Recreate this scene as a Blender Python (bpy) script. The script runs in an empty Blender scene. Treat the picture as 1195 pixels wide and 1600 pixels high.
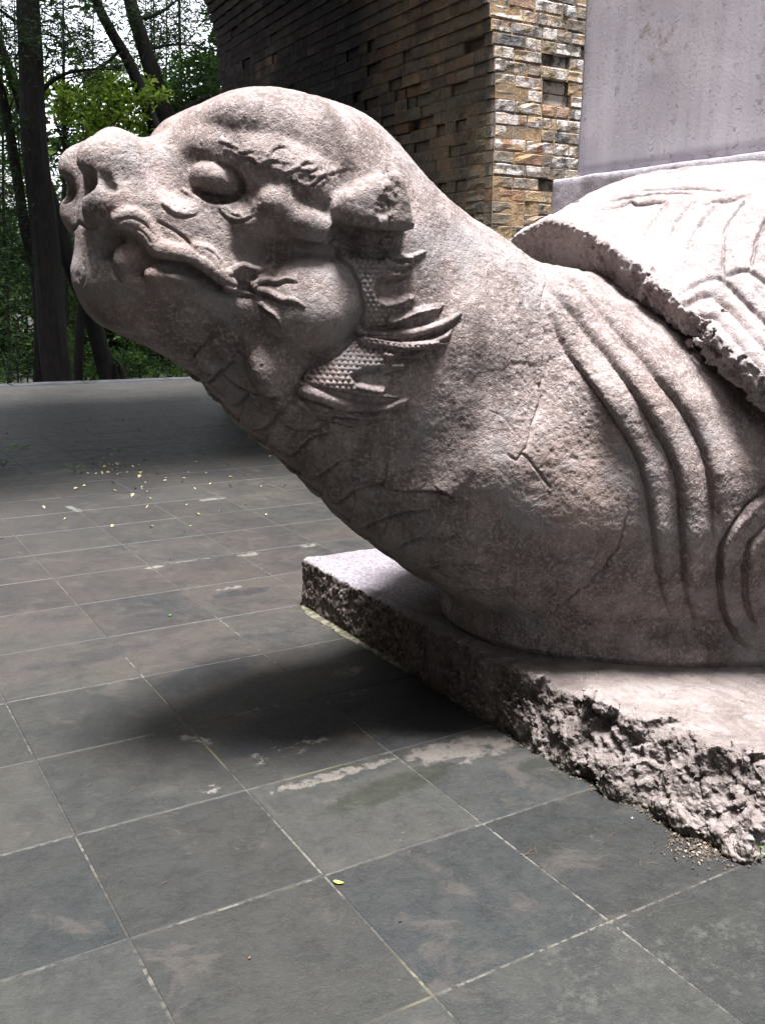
import bpy, math, random
import numpy as np
import openvdb as vdb
from mathutils import Matrix, Vector

SC = bpy.context.scene
COL = SC.collection
R_ = math.radians
random.seed(7)
rng = np.random.default_rng(7)

# ---------------------------------------------------------------- camera
FPX, CX, CY, H = 1522.74, 597.5, 800.0, 1.55
CR = np.array([0.85964977, -0.51079162, 0.00970583])
CU = np.array([0.10486971, 0.19502302, 0.97517607])
CF = np.array([0.50000462, 0.83729203, -0.22121806])
cam_d = bpy.data.cameras.new('camera')
cam = bpy.data.objects.new('camera', cam_d); COL.objects.link(cam)
cam.matrix_world = Matrix(((CR[0], CU[0], -CF[0], 0), (CR[1], CU[1], -CF[1], 0), (CR[2], CU[2], -CF[2], H), (0, 0, 0, 1)))
cam_d.sensor_fit = 'VERTICAL'; cam_d.sensor_height = 36.0; cam_d.sensor_width = 27.0
cam_d.lens = FPX / 1600 * 36
cam_d.clip_start = 0.05; cam_d.clip_end = 600
SC.camera = cam

# ---------------------------------------------------------------- light: bright overcast sky over a roofless pavilion
SUN_EL, SUN_AZ = 80.5, 190.0          # azimuth clockwise from +Y
w = bpy.data.worlds.new('World'); SC.world = w; w.use_nodes = True
nt = w.node_tree; nt.nodes.clear()
sky = nt.nodes.new('ShaderNodeTexSky'); sky.sky_type = 'NISHITA'; sky.sun_disc = False
sky.sun_elevation = R_(SUN_EL); sky.sun_rotation = R_(SUN_AZ)
sky.air_density = 1.0; sky.dust_density = 6.0; sky.ozone_density = 1.0
hsv = nt.nodes.new('ShaderNodeHueSaturation'); hsv.inputs['Saturation'].default_value = 0.30
bg = nt.nodes.new('ShaderNodeBackground'); bg.inputs['Strength'].default_value = 0.05
out = nt.nodes.new('ShaderNodeOutputWorld')
nt.links.new(sky.outputs[0], hsv.inputs['Color']); tc = nt.nodes.new('ShaderNodeTexCoord'); sx_ = nt.nodes.new('ShaderNodeSeparateXYZ'); nt.links.new(tc.outputs['Generated'], sx_.inputs[0])
mr = nt.nodes.new('ShaderNodeMapRange'); mr.interpolation_type = 'SMOOTHSTEP'; nt.links.new(sx_.outputs[2], mr.inputs[0])      # milky haze low in the sky, all round
for k_, v_ in ((1, .60), (2, .15), (3, 1.0), (4, 3.8)): mr.inputs[k_].default_value = v_
vm = nt.nodes.new('ShaderNodeVectorMath'); vm.operation = 'SCALE'; nt.links.new(hsv.outputs[0], vm.inputs[0]); nt.links.new(mr.outputs[0], vm.inputs['Scale'])
nt.links.new(vm.outputs[0], bg.inputs[0]); nt.links.new(bg.outputs[0], out.inputs[0])
sd = bpy.data.lights.new('sun', 'SUN'); sd.energy = 4.1; sd.angle = R_(15); sd.color = (1, .975, .985)
so = bpy.data.objects.new('sun', sd); COL.objects.link(so)
az, el = R_(SUN_AZ), R_(SUN_EL)
tosun = Vector((math.sin(az) * math.cos(el), math.cos(az) * math.cos(el), math.sin(el)))
so.rotation_euler = tosun.to_track_quat('Z', 'Y').to_euler()
SC.view_settings.view_transform = 'Standard'; SC.view_settings.look = 'None'
SC.view_settings.gamma = 1; SC.view_settings.use_curve_mapping = False
SC.view_settings.exposure = 2.33

# ---------------------------------------------------------------- measuring helpers (photo pixel -> world)
def ray(px, py):
    px = np.asarray(px, float); py = np.asarray(py, float)
    return CR * ((px - CX) / FPX)[..., None] - CU * ((py - CY) / FPX)[..., None] + CF
def gnd(px, py, z=0.0):
    d = ray(px, py); t = (z - H) / d[2]; return float(d[0] * t), float(d[1] * t)
def at(px, py, Y):
    d = ray(px, py); t = Y / d[1]; return np.array([d[0] * t, Y, H + d[2] * t])
def proj(P):
    Q = P - np.array([0, 0, H]); z = Q @ CF
    z = np.where(np.abs(z) < 1e-3, 1e-3, z)
    return CX + FPX * (Q @ CR) / z, CY - FPX * (Q @ CU) / z, z

# ---------------------------------------------------------------- mesh helpers
def mesh_np(name, V, F, smooth=True):
    """V (n,3), F (m,k) all k-gons or list of arrays"""
    if not isinstance(F, (list, tuple)): F = [F]
    F = [np.asarray(f, np.int32) for f in F if len(f)]
    me = bpy.data.meshes.new(name)
    V = np.asarray(V, np.float32)
    me.vertices.add(len(V)); me.vertices.foreach_set('co', V.ravel())
    nl = sum(f.size for f in F); npoly = sum(len(f) for f in F)
    me.loops.add(nl); me.polygons.add(npoly)
    me.loops.foreach_set('vertex_index', np.concatenate([f.ravel() for f in F]))
    tot = np.concatenate([np.full(len(f), f.shape[1], np.int32) for f in F])
    me.polygons.foreach_set('loop_start', np.concatenate([[0], np.cumsum(tot)[:-1]]).astype(np.int32))
    me.polygons.foreach_set('use_smooth', np.full(npoly, smooth, bool))
    me.update(calc_edges=True); me.validate()
    return me
def link(name, me, mat=None, parent=None):
    o = bpy.data.objects.new(name, me); COL.objects.link(o)
    if mat is not None and me is not None and len(me.materials) == 0: me.materials.append(mat)
    if parent is not None: o.parent = parent
    return o
def tag(o, label=None, cat=None, group=None, kind=None):
    if label: o['label'] = label
    if cat: o['category'] = cat
    if group: o['group'] = group
    if kind: o['kind'] = kind
    return o
def empty(name, loc):
    o = bpy.data.objects.new(name, None); COL.objects.link(o); o.location = loc; o.empty_display_size = .2
    return o
def world_part(name, me, mat, parent, kind=None):
    """part whose mesh is in world coordinates"""
    o = link(name, me, mat, parent)
    o.matrix_parent_inverse = Matrix.Translation(-Vector(parent.location)) if parent is not None else Matrix()
    if kind: o['kind'] = kind
    return o
BOXF = np.array([(0,3,2,1),(4,5,6,7),(0,1,5,4),(1,2,6,5),(2,3,7,6),(3,0,4,7)])
def boxv(x0, y0, z0, x1, y1, z1):
    return np.array([(x0,y0,z0),(x1,y0,z0),(x1,y1,z0),(x0,y1,z0),(x0,y0,z1),(x1,y0,z1),(x1,y1,z1),(x0,y1,z1)], float)
def join_np(parts):
    V = []; F = []; n = 0
    for v, f in parts:
        V.append(v); F.append(np.asarray(f) + n); n += len(v)
    return np.concatenate(V), np.concatenate(F)
def normals(V, F):
    a = V[F[:, 2]] - V[F[:, 0]]; b = V[F[:, 3]] - V[F[:, 1]]
    fn = np.cross(a, b); N = np.zeros_like(V)
    for k in range(4): 
        for c in range(3): N[:, c] += np.bincount(F[:, k], fn[:, c], len(V))
    return N / np.maximum(np.linalg.norm(N, axis=1, keepdims=True), 1e-12)

# ---------------------------------------------------------------- noise
def _h(ix, iy, iz, s):
    h = (ix.astype(np.uint32) * np.uint32(374761393)) ^ (iy.astype(np.uint32) * np.uint32(668265263)) ^ (iz.astype(np.uint32) * np.uint32(2246822519)) ^ np.uint32((s * 3266489917) & 0xffffffff)
    h = (h ^ (h >> np.uint32(15))) * np.uint32(2246822519); h = (h ^ (h >> np.uint32(13))) * np.uint32(3266489917)
    return h ^ (h >> np.uint32(16))
def _hf(ix, iy, iz, s): return _h(ix, iy, iz, s).astype(np.float32) / np.float32(4294967295.0)
def vnoise(P, f, s=0):
    p = np.asarray(P, np.float32) * np.float32(f) + np.float32(1000.37); i = np.floor(p).astype(np.int64); t = p - i; t = t * t * t * (t * (t * 6 - 15) + 10)
    r = 0
    for a in (0, 1):
        for b in (0, 1):
            for c in (0, 1):
                wt = (t[:, 0] if a else 1 - t[:, 0]) * (t[:, 1] if b else 1 - t[:, 1]) * (t[:, 2] if c else 1 - t[:, 2])
                r = r + wt * _hf(i[:, 0] + a, i[:, 1] + b, i[:, 2] + c, s)
    return r * 2 - 1
def fbm(P, f, o=4, s=0, g=.5):
    r = 0; a = 1.0
    for k in range(o): r = r + a * vnoise(P, f * 2.03 ** k, s + k); a *= g
    return r
def facet(P, f, s=0):
    """chipped-rock relief: each voronoi cell is a tilted plane"""
    p = np.asarray(P, np.float32) * np.float32(f) + np.float32(500.1); i = np.floor(p).astype(np.int64)
    best = np.full(len(p), 9e9, np.float32); val = np.zeros(len(p), np.float32)
    for a in (-1, 0, 1):
        for b in (-1, 0, 1):
            for c in (-1, 0, 1):
                j = i + np.array([a, b, c]); 
                q = np.stack([j[:, k] + _hf(j[:, 0], j[:, 1], j[:, 2], s + 11 + k) for k in range(3)], 1)
                dv = p - q; d = (dv ** 2).sum(1)
                g = np.stack([_hf(j[:, 0], j[:, 1], j[:, 2], s + 21 + k) * 2 - 1 for k in range(3)], 1)
                h = (dv * g).sum(1) * 1.2 + (_hf(j[:, 0], j[:, 1], j[:, 2], s + 31) - .5) * .9
                m = d < best; best = np.where(m, d, best); val = np.where(m, h, val)
    return val
def sstep(a, b, x):
    t = np.clip((x - a) / (b - a), 0, 1); return t * t * (3 - 2 * t)
def smin(a, b, k):
    h = np.maximum(k - np.abs(a - b), 0) / k; return np.minimum(a, b) - h * h * k * .25
def smax(a, b, k): return -smin(-a, -b, k)
def polyd(px, py, pts, signed=False):
    """distance of points to a polyline, arc parameter, signed by side"""
    pts = np.asarray(pts, float); best = np.full(px.shape, 1e9); sg = np.zeros(px.shape); par = np.zeros(px.shape); L = 0
    for (x0, y0), (x1, y1) in zip(pts[:-1], pts[1:]):
        dx, dy = x1 - x0, y1 - y0; l2 = dx * dx + dy * dy + 1e-9; l = math.sqrt(l2)
        t = np.clip(((px - x0) * dx + (py - y0) * dy) / l2, 0, 1)
        d = np.hypot(px - x0 - t * dx, py - y0 - t * dy); m = d < best
        best = np.where(m, d, best); par = np.where(m, L + t * l, par)
        if signed: sg = np.where(m, np.sign((px - x0) * dy - (py - y0) * dx), sg)
        L += l
    return best, par / L, sg
def smooth_poly(pts, n=6):
    """Catmull-Rom through the points"""
    P = [np.array(p, float) for p in pts]; P = [2 * P[0] - P[1]] + P + [2 * P[-1] - P[-2]]; o = []
    for a, b, c, d in zip(P[:-3], P[1:-2], P[2:-1], P[3:]):
        for k in range(n):
            t = k / n; o.append(.5 * ((2 * b) + (c - a) * t + (2 * a - 5 * b + 4 * c - d) * t * t + (3 * b - a - 3 * c + d) * t ** 3))
    o.append(P[-2]); return np.array(o)
def inpoly(px, py, pts):
    ins = np.zeros(px.shape, bool); n = len(pts)
    for k in range(n):
        (x0, y0), (x1, y1) = pts[k], pts[(k + 1) % n]
        c = ((y0 > py) != (y1 > py)) & (px < (x1 - x0) * (py - y0) / (y1 - y0 + 1e-12) + x0); ins ^= c
    return ins

# ---------------------------------------------------------------- material helpers
class NT:
    def __init__(s, name, rough=.8):
        s.m = bpy.data.materials.new(name); s.m.use_nodes = True; s.t = s.m.node_tree
        s.b = s.t.nodes['Principled BSDF']; s.b.inputs['Roughness'].default_value = rough
        s.pos = s.n('ShaderNodeNewGeometry').outputs['Position']
    def n(s, ty, **k):
        x = s.t.nodes.new(ty)
        for a, v in k.items(): setattr(x, a, v)
        return x
    def put(s, sock, v):
        if isinstance(v, bpy.types.NodeSocket): s.t.links.new(v, sock)
        elif isinstance(v, (tuple, list)) and sock.type == 'RGBA' and len(v) == 3: sock.default_value = (*v, 1)
        else: sock.default_value = v
    def math(s, op, a, b=0.0, c=None, clamp=False):
        x = s.n('ShaderNodeMath', operation=op); x.use_clamp = clamp
        s.put(x.inputs[0], a); s.put(x.inputs[1], b)
        if c is not None: s.put(x.inputs[2], c)
        return x.outputs[0]
    def noise(s, scale, detail=4, rough=.55, vec=None, off=0.0, out=0, dist=0.0):
        x = s.n('ShaderNodeTexNoise'); x.inputs['Scale'].default_value = scale; x.inputs['Detail'].default_value = detail
        x.inputs['Roughness'].default_value = rough; x.inputs['Distortion'].default_value = dist
        v = vec if vec is not None else s.pos
        if off: v = s.vadd(v, (off, off * .7, off * 1.3))
        s.put(x.inputs['Vector'], v); return x.outputs[out]
    def voro(s, scale, feature='F1', vec=None, out=0):
        x = s.n('ShaderNodeTexVoronoi', feature=feature); x.inputs['Scale'].default_value = scale
        s.put(x.inputs['Vector'], vec if vec is not None else s.pos); return x.outputs[out]
    def vadd(s, a, b):
        x = s.n('ShaderNodeVectorMath', operation='ADD'); s.put(x.inputs[0], a); s.put(x.inputs[1], b); return x.outputs[0]
    def vscale(s, a, sc):
        x = s.n('ShaderNodeVectorMath', operation='MULTIPLY'); s.put(x.inputs[0], a); s.put(x.inputs[1], sc); return x.outputs[0]
    def ramp(s, v, lo, hi, a=0.0, b=1.0):
        x = s.n('ShaderNodeMapRange'); x.clamp = True; x.interpolation_type = 'SMOOTHSTEP'
        s.put(x.inputs['Value'], v); x.inputs['From Min'].default_value = lo; x.inputs['From Max'].default_value = hi
        x.inputs['To Min'].default_value = a; x.inputs['To Max'].default_value = b; return x.outputs[0]
    def mix(s, f, a, b, mode='MIX'):
        x = s.n('ShaderNodeMix', data_type='RGBA', blend_type=mode)
        s.put(x.inputs[0], f); s.put(x.inputs[6], a); s.put(x.inputs[7], b); return x.outputs[2]
    def xyz(s, v=None):
        x = s.n('ShaderNodeSeparateXYZ'); s.put(x.inputs[0], v if v is not None else s.pos); return x.outputs
    def blob(s, cx, cy, rx, ry, ang=0, plane='xy'):
        """1 inside an ellipse lying in the plane, fading out past its rim"""
        o = s.xyz(); i, j = {'xy': (0, 1), 'xz': (0, 2), 'yz': (1, 2)}[plane]
        a = s.math('SUBTRACT', o[i], cx); b = s.math('SUBTRACT', o[j], cy); c, sn = math.cos(R_(ang)), math.sin(R_(ang))
        u = s.math('ADD', s.math('MULTIPLY', a, c / rx), s.math('MULTIPLY', b, sn / rx))
        v = s.math('ADD', s.math('MULTIPLY', a, -sn / ry), s.math('MULTIPLY', b, c / ry))
        d = s.math('SQRT', s.math('ADD', s.math('MULTIPLY', u, u), s.math('MULTIPLY', v, v)))
        return s.ramp(d, .35, 1.25, 1, 0)
    def bump(s, h, dist, strength=1.0, prev=None):
        x = s.n('ShaderNodeBump'); s.put(x.inputs['Height'], h); x.inputs['Distance'].default_value = dist; x.inputs['Strength'].default_value = strength
        if prev is not None: s.put(x.inputs['Normal'], prev)
        return x.outputs[0]
    def fin(s, col, rough=None, nrm=None, spec=None):
        s.put(s.b.inputs['Base Color'], col)
        if rough is not None: s.put(s.b.inputs['Roughness'], rough)
        if nrm is not None: s.put(s.b.inputs['Normal'], nrm)
        if spec is not None: s.b.inputs['Specular IOR Level'].default_value = spec
        return s.m

def stone_mat(name, c_dark, c_mid, c_light, pit=.004, warm=(.30, .22, .17), rough=.75, seed=0.0):
    m = NT(name, rough)
    big = m.noise(1.6, 5, .6, off=seed); mid = m.noise(9, 6, .65, off=seed + 3); fine = m.noise(70, 4, .7, off=seed); grit = m.noise(260, 2, .6, off=seed)
    c = m.mix(m.ramp(mid, .35, .68), c_dark, c_mid)
    c = m.mix(m.ramp(fine, .46, .72, 0, .7), c, c_light)
    c = m.mix(m.ramp(big, .5, .72, 0, .55), c, warm)
    c = m.mix(m.ramp(grit, .56, .70, 0, .35), c, c_light)
    c = m.mix(m.ramp(grit, .42, .30, 0, .45), c, tuple(x * .45 for x in c_dark))
    lich = m.math('MULTIPLY', m.ramp(m.noise(28, 5, .7, off=seed + 9), .62, .68), m.ramp(m.noise(2.5, 2, .5, off=seed + 5), .5, .62))
    c = m.mix(m.math('MULTIPLY', lich, .5), c, c_light)
    st = m.noise(5.5, 4, .6, vec=m.vscale(m.pos, (1, 1, .16)), off=seed + 2); c = m.mix(m.ramp(st, .54, .70, 0, .55), c, tuple(x * .55 for x in c_dark))
    grey = m.ramp(m.noise(3.4, 6, .7, off=seed + 7), .50, .64, 0, .65); c = m.mix(grey, c, tuple((sum(c_mid) / 3) * k for k in (1.03, .98, .97)))
    c = m.mix(m.ramp(m.noise(13, 7, .8, off=seed + 6), .58, .66, 0, .4), c, tuple(x * .7 for x in c_dark))
    v = m.voro(95); 
    hgt = m.math('ADD', m.math('MULTIPLY', m.noise(38, 6, .72, off=seed), 1.0), m.math('MULTIPLY', m.ramp(v, 0, .35), .22))
    n1 = m.bump(hgt, pit * 4.5, .8)
    n2 = m.bump(m.noise(190, 3, .7), pit * .8, .6, n1)
    return m.fin(c, rough, n2, .3)
# ================================================================ STONE TORTOISE: body with head and neck
Y0 = 2.92
def to_grid_mesh(f, org, h):
    g = vdb.FloatGrid(3 * h); g.copyFromArray(np.ascontiguousarray(np.clip(f, -3 * h, 3 * h), dtype=np.float32))
    p, q = g.convertToQuads(isovalue=0.0)
    return p.astype(np.float64) * h + org, q.astype(np.int64)
def seg_sd(px, pz, poly):
    """signed distance (negative inside) to a closed polygon"""
    d, _, _ = polyd(px, pz, list(poly) + [poly[0]]); return np.where(inpoly(px, pz, poly), -d, d)

PROF_TOP = [(130,262),(136,232),(148,208),(170,197),(192,206),(212,218),(235,214),(262,205),(280,188),(300,180),(322,163),(350,147),(380,141),(410,140),(445,143),(480,152),(510,164),(540,180),(570,205),(600,235),(650,290),(700,335),(760,377),(790,396)]
PROF_BOT = [(705,930),(640,885),(560,825),(460,730),(380,660),(310,585),(230,541),(190,523),(160,508),(140,490),(125,468),(115,445),(112,420),(118,395),(120,372),(122,345),(124,315),(127,285)]
def xz(p, Y=Y0): q = at(p[0], p[1], Y); return (q[0], q[2])
outline = [xz(p) for p in PROF_TOP] + [(2.6, 1.58), (3.4, 1.5), (3.4, .18), (2.40, .18), (2.24, .30)] + [xz(p) for p in PROF_BOT]
outline = [tuple(p) for p in outline]

GX0, GX1, GV1, GZ0, GZ1, GH = .60, 2.98, 1.36, .20, 2.20, .007
gx = np.arange(GX0, GX1, GH, dtype=np.float32); gz = np.arange(GZ0, GZ1, GH, dtype=np.float32); gv = np.arange(0, GV1, GH, dtype=np.float32)
X2, Z2 = np.meshgrid(gx, gz, indexing='ij')
sd2 = seg_sd(X2.ravel().astype(float), Z2.ravel().astype(float), outline).reshape(X2.shape).astype(np.float32)
# blur the outline distance a little so the polygon's corners do not show
for _ in range(3):
    sd2[1:-1] = (sd2[:-2] + 2 * sd2[1:-1] + sd2[2:]) / 4; sd2[:, 1:-1] = (sd2[:, :-2] + 2 * sd2[:, 1:-1] + sd2[:, 2:]) / 4
# thickness of the neck and head across the body: x, z, half-width, rounding radius
CT = np.array([(.72,1.85,.21,.24),(.86,1.84,.25,.27),(.80,1.60,.23,.26),(1.02,1.80,.29,.30),(1.05,1.5,.29,.28),(1.32,1.85,.37,.30),(1.28,1.55,.37,.31),(1.25,1.30,.33,.28),
               (1.62,1.70,.43,.40),(1.55,1.20,.43,.40),(1.85,1.30,.50,.46),(2.0,1.0,.58,.50),(2.15,.8,.66,.55),(2.4,1.2,.72,.5),(2.9,1.0,.8,.6),(2.2,1.6,.5,.42)], np.float32)
W = 0; K2 = 0; RR2 = 0
for x, z, k, r in CT:
    wt = np.exp(-((X2 - x) ** 2 + (Z2 - z) ** 2) / (2 * .13 ** 2)) + 1e-7; W = W + wt; K2 = K2 + wt * k; RR2 = RR2 + wt * r
K2 /= W; RR2 /= W
for _ in range(12):
    for A in (K2, RR2):
        A[1:-1] = (A[:-2] + 2 * A[1:-1] + A[2:]) / 4; A[:, 1:-1] = (A[:, :-2] + 2 * A[:, 1:-1] + A[:, 2:]) / 4
d2 = -sd2
f = np.empty((len(gx), len(gv), len(gz)), np.float32)
a2 = np.maximum(RR2 - d2, 0) ** 2; sc = RR2 / K2; cf = np.minimum(1, K2 / RR2)
for j, v in enumerate(gv):
    f[:, j, :] = (np.sqrt(a2 + (v * sc) ** 2) - RR2) * cf
# barrel of the body behind the neck
XX, VV, ZZ = gx[:, None, None], gv[None, :, None], gz[None, None, :]
def body_sd(X, V, Z):
    g = np.interp(Z, [.18, .24, .27, .31, .36, .40, .46, .6, .8, 1.0, 1.2, 1.4, 1.6, 1.75, 2.3], [1.0, 1.005, 1.014, 1.010, .985, .970, .995, 1.065, 1.11, 1.115, 1.08, 1.0, .86, .6, 0]).astype(np.float32)
    rho = np.sqrt(((4.93 - X) / 2.77) ** 2 + (V / 1.17) ** 2)
    return (rho - g) * 1.15
f = smin(f, body_sd(XX, VV, ZZ).astype(np.float32), .10)

def tri(arr, P):
    """sample the field at world points"""
    q = np.stack([(P[:, 0] - GX0) / GH, np.abs(Y0 - P[:, 1]) / GH, (P[:, 2] - GZ0) / GH], 1)
    mx = np.array(arr.shape) - 2; q = np.clip(q, 0, mx + .999); i = np.minimum(q.astype(int), mx); t = q - i; r = 0
    for a in (0, 1):
        for b in (0, 1):
            for c in (0, 1):
                r = r + arr[i[:, 0] + a, i[:, 1] + b, i[:, 2] + c] * (t[:, 0] if a else 1 - t[:, 0]) * (t[:, 1] if b else 1 - t[:, 1]) * (t[:, 2] if c else 1 - t[:, 2])
    return r
def hit(px, py):
    d = ray(px, py); ts = np.arange(1.2, 5.5, .004); P = np.array([0, 0, H]) + ts[:, None] * d
    ok = (P[:, 0] > GX0) & (P[:, 0] < GX1) & (P[:, 2] > GZ0) & (P[:, 2] < GZ1) & (np.abs(P[:, 1] - Y0) < GV1)
    s = np.where(ok, tri(f0, P), 1)
    k = int(np.argmax(s < 0)) if (s < 0).any() else int(np.argmin(s))
    return P[k]
f0 = f.copy()
def sub(c, r):
    i0 = [max(0, int((c[0] - r - GX0) / GH)), max(0, int((c[1] - r) / GH)), max(0, int((c[2] - r - GZ0) / GH))]
    i1 = [int((c[0] + r - GX0) / GH) + 2, int((c[1] + r) / GH) + 2, int((c[2] + r - GZ0) / GH) + 2]
    return tuple(slice(a, b) for a, b in zip(i0, i1))
PXM = 1 / 545.0
def ell(px, py, ra, rb, rc, ang=0.0, push=0.0, k=.03, mode='add'):
    """ellipsoid on the near cheek (and mirrored): radii in photo pixels / metres across, angle in the side view"""
    P = hit(px, py); c = np.array([P[0], Y0 - P[1] + push, P[2]])
    ra, rb = ra * PXM * 1.06, rb * PXM
    s = sub(c, max(ra, rb, rc) + k + .03); dx = gx[s[0]][:, None, None] - c[0]; dv = gv[s[1]][None, :, None] - c[1]; dz = gz[s[2]][None, None, :] - c[2]
    ca, sa = math.cos(R_(ang)), math.sin(R_(ang)); u = dx * ca + dz * sa; w_ = -dx * sa + dz * ca
    k0 = np.sqrt((u / ra) ** 2 + (w_ / rb) ** 2 + (dv / rc) ** 2) + 1e-6; k1 = np.sqrt((u / ra ** 2) ** 2 + (w_ / rb ** 2) ** 2 + (dv / rc ** 2) ** 2) + 1e-6
    e = (k0 * (k0 - 1) / k1).astype(np.float32)
    if mode == 'add': f[s] = smin(f[s], e, k)
    else: f[s] = smax(f[s], -e, k)
def chain(pts, rads, push=0.0, k=.02, mode='add', n=7):
    """a tapering rope along photo points, laid on the surface"""
    P = smooth_poly(pts, n); rr = np.interp(np.linspace(0, 1, len(P)), np.linspace(0, 1, len(rads)), rads)
    Q = []
    for (x, y) in P: q = hit(x, y); Q.append((q[0], Y0 - q[1] + push, q[2]))
    for (a, b, ra, rb) in zip(Q[:-1], Q[1:], rr[:-1], rr[1:]):
        a = np.array(a); b = np.array(b); m = (a + b) / 2; s = sub(m, np.linalg.norm(b - a) / 2 + max(ra, rb) + k + .02)
        px = gx[s[0]][:, None, None]; pv = gv[s[1]][None, :, None]; pz = gz[s[2]][None, None, :]
        ab = b - a; t = np.clip(((px - a[0]) * ab[0] + (pv - a[1]) * ab[1] + (pz - a[2]) * ab[2]) / (ab @ ab + 1e-9), 0, 1)
        d = np.sqrt((px - a[0] - t * ab[0]) ** 2 + (pv - a[1] - t * ab[1]) ** 2 + (pz - a[2] - t * ab[2]) ** 2) - (ra + t * (rb - ra))
        d = d.astype(np.float32)
        f[s] = smin(f[s], d, k) if mode == 'add' else smax(f[s], -d, k)

# --- snout
ell(185, 262, 52, 46, .075, -20, -.036, .05)            # bulb of the nose
ell(180, 328, 42, 38, .06, 0, -.036, .05)
ell(215, 330, 60, 32, .055, -20, -.03, .05)
chain([(150,262),(170,255),(188,262),(196,280),(190,296)], [.012,.018,.02,.014,.008], -.004, .02)   # wing of the nostril
# hollow between nose and brow
ell(258, 262, 26, 52, .05, 28, .022, .05, 'cut')
# --- brow dome and ridge
ell(462, 208, 110, 56, .110, -12, -.070, .11)
ell(352, 196, 62, 34, .075, 22, -.060, .09)
chain([(302,232),(330,228),(372,238),(420,252),(465,270),(508,284)], [.018,.034,.050,.056,.048,.028], -.010, .04)
# under the brow
chain([(395,285),(430,296),(470,310),(505,326)], [.010,.015,.014,.010], .010, .03, 'cut')
# --- eye socket and ball
ell(485, 298, 42, 20, .055, -18, -.010, .04)
ell(404, 286, 24, 18, .045, -20, -.004, .03)
ell(332, 285, 43, 29, .078, -14, .018, .006, 'cut')
f0 = f.copy()
ell(337, 284, 43, 28, .070, -14, .021, .003)
# --- cheek bones
ell(430, 317, 35, 33, .066, 0, .004, .022)
ell(480, 352, 50, 30, .062, -18, .004, .024)
ell(400, 345, 34, 22, .035, -10, -.010, .035)
chain([(375,392),(420,398),(470,402),(520,404)], [.012,.022,.022,.012], .010, .035, 'cut')
# --- round cheek and jowl
ell(492, 476, 76, 78, .110, 0, -.032, .040)
ell(588, 448, 62, 52, .060, 0, -.018, .05)
ell(556, 590, 80, 44, .060, 15, -.018, .05)
ell(470, 620, 44, 34, .05, 0, -.02, .05)
ell(440, 572, 42, 56, .085, 25, -.022, .035)
pass
# --- ear stump
def ear():
    P = hit(560, 322); c = np.array([P[0], Y0 - P[1] + .022, P[2]]); sb = sub(c, .24)
    dx = gx[sb[0]][:, None, None] - c[0]; dv = gv[sb[1]][None, :, None] - c[1]; dz = gz[sb[2]][None, None, :] - c[2]
    ca, sa = math.cos(R_(8)), math.sin(R_(8)); u = dx * ca + dz * sa; w_ = -dx * sa + dz * ca
    hu = 54 * PXM * 1.06; t = np.clip((u + hu) / (2 * hu), 0, 1); hw = .036 + .050 * t; hv = .062 + .034 * t; r = .030
    q1 = np.abs(w_) - hw + r; q2 = np.abs(dv) - hv + r; cr = np.sqrt(np.maximum(q1, 0) ** 2 + np.maximum(q2, 0) ** 2) + np.minimum(np.maximum(q1, q2), 0) - r
    e = smax(cr * .92, u - hu + .18 * w_, .012); e = smax(e, -u - hu, .05).astype(np.float32)
    f[sb] = smin(f[sb], e, .016)
ear()
chain([(512,366),(545,386),(590,396)], [.02,.03,.02], .02, .02, 'cut')
# --- mouth
f0 = f.copy()
chain([(150,396),(165,388),(182,390),(205,412),(235,415),(262,414),(300,425),(345,442),(385,458)], [.004,.010,.014,.018,.016,.018,.020,.022,.018,.01], .010, .03, 'cut')
# upper lip rolls
chain([(178,342),(200,334),(222,342),(240,362),(252,384)], [.009,.013,.013,.011,.006], .002, .012)
chain([(178,352),(202,348),(225,364),(243,386),(262,393),(300,400),(330,418),(352,436),(368,446)], [.008,.015,.020,.022,.018,.020,.020,.016,.006], .002, .016)
chain([(300,384),(322,388),(340,406),(350,428)], [.006,.010,.010,.005], .002, .012)
ell(200, 405, 20, 24, .030, 20, -.004, .02)
ell(242, 428, 17, 14, .024, 0, -.004, .015)
ell(285, 436, 26, 10, .020, -10, -.004, .015)
# nostril
ell(131, 284, 15, 21, .072, 12, .0, .010, 'cut')
ell(168, 283, 8, 18, .022, 25, .008, .012, 'cut')
# second low bumps on the nose bridge
ell(236, 232, 14, 14, .05, 0, -.05, .02)
# flame whiskers at the corner of the mouth
f0 = f.copy()
ell(386, 430, 13, 8, .018, 0, .002, .010, 'cut')
pass
pass
pass
pass
pass

def sym(f): return np.concatenate([f[:, :0:-1], f], 1)
f[-2:] = GH; f[:, -1] = GH; f[:, :, :1] = GH
V, F = to_grid_mesh(sym(f), np.array([GX0, 0, GZ0]), GH)
# grid axis 1 runs from -v to +v ; world y = Y0 - v  (flip winding for the mirror)
V[:, 1] = Y0 - (V[:, 1] - (len(gv) - 1) * GH); F = F[:, ::-1]
# drop the cap at the back end
cen = V[F].mean(1); F = F[cen[:, 0] < gx[-1] - 3 * GH]
del f0
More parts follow.
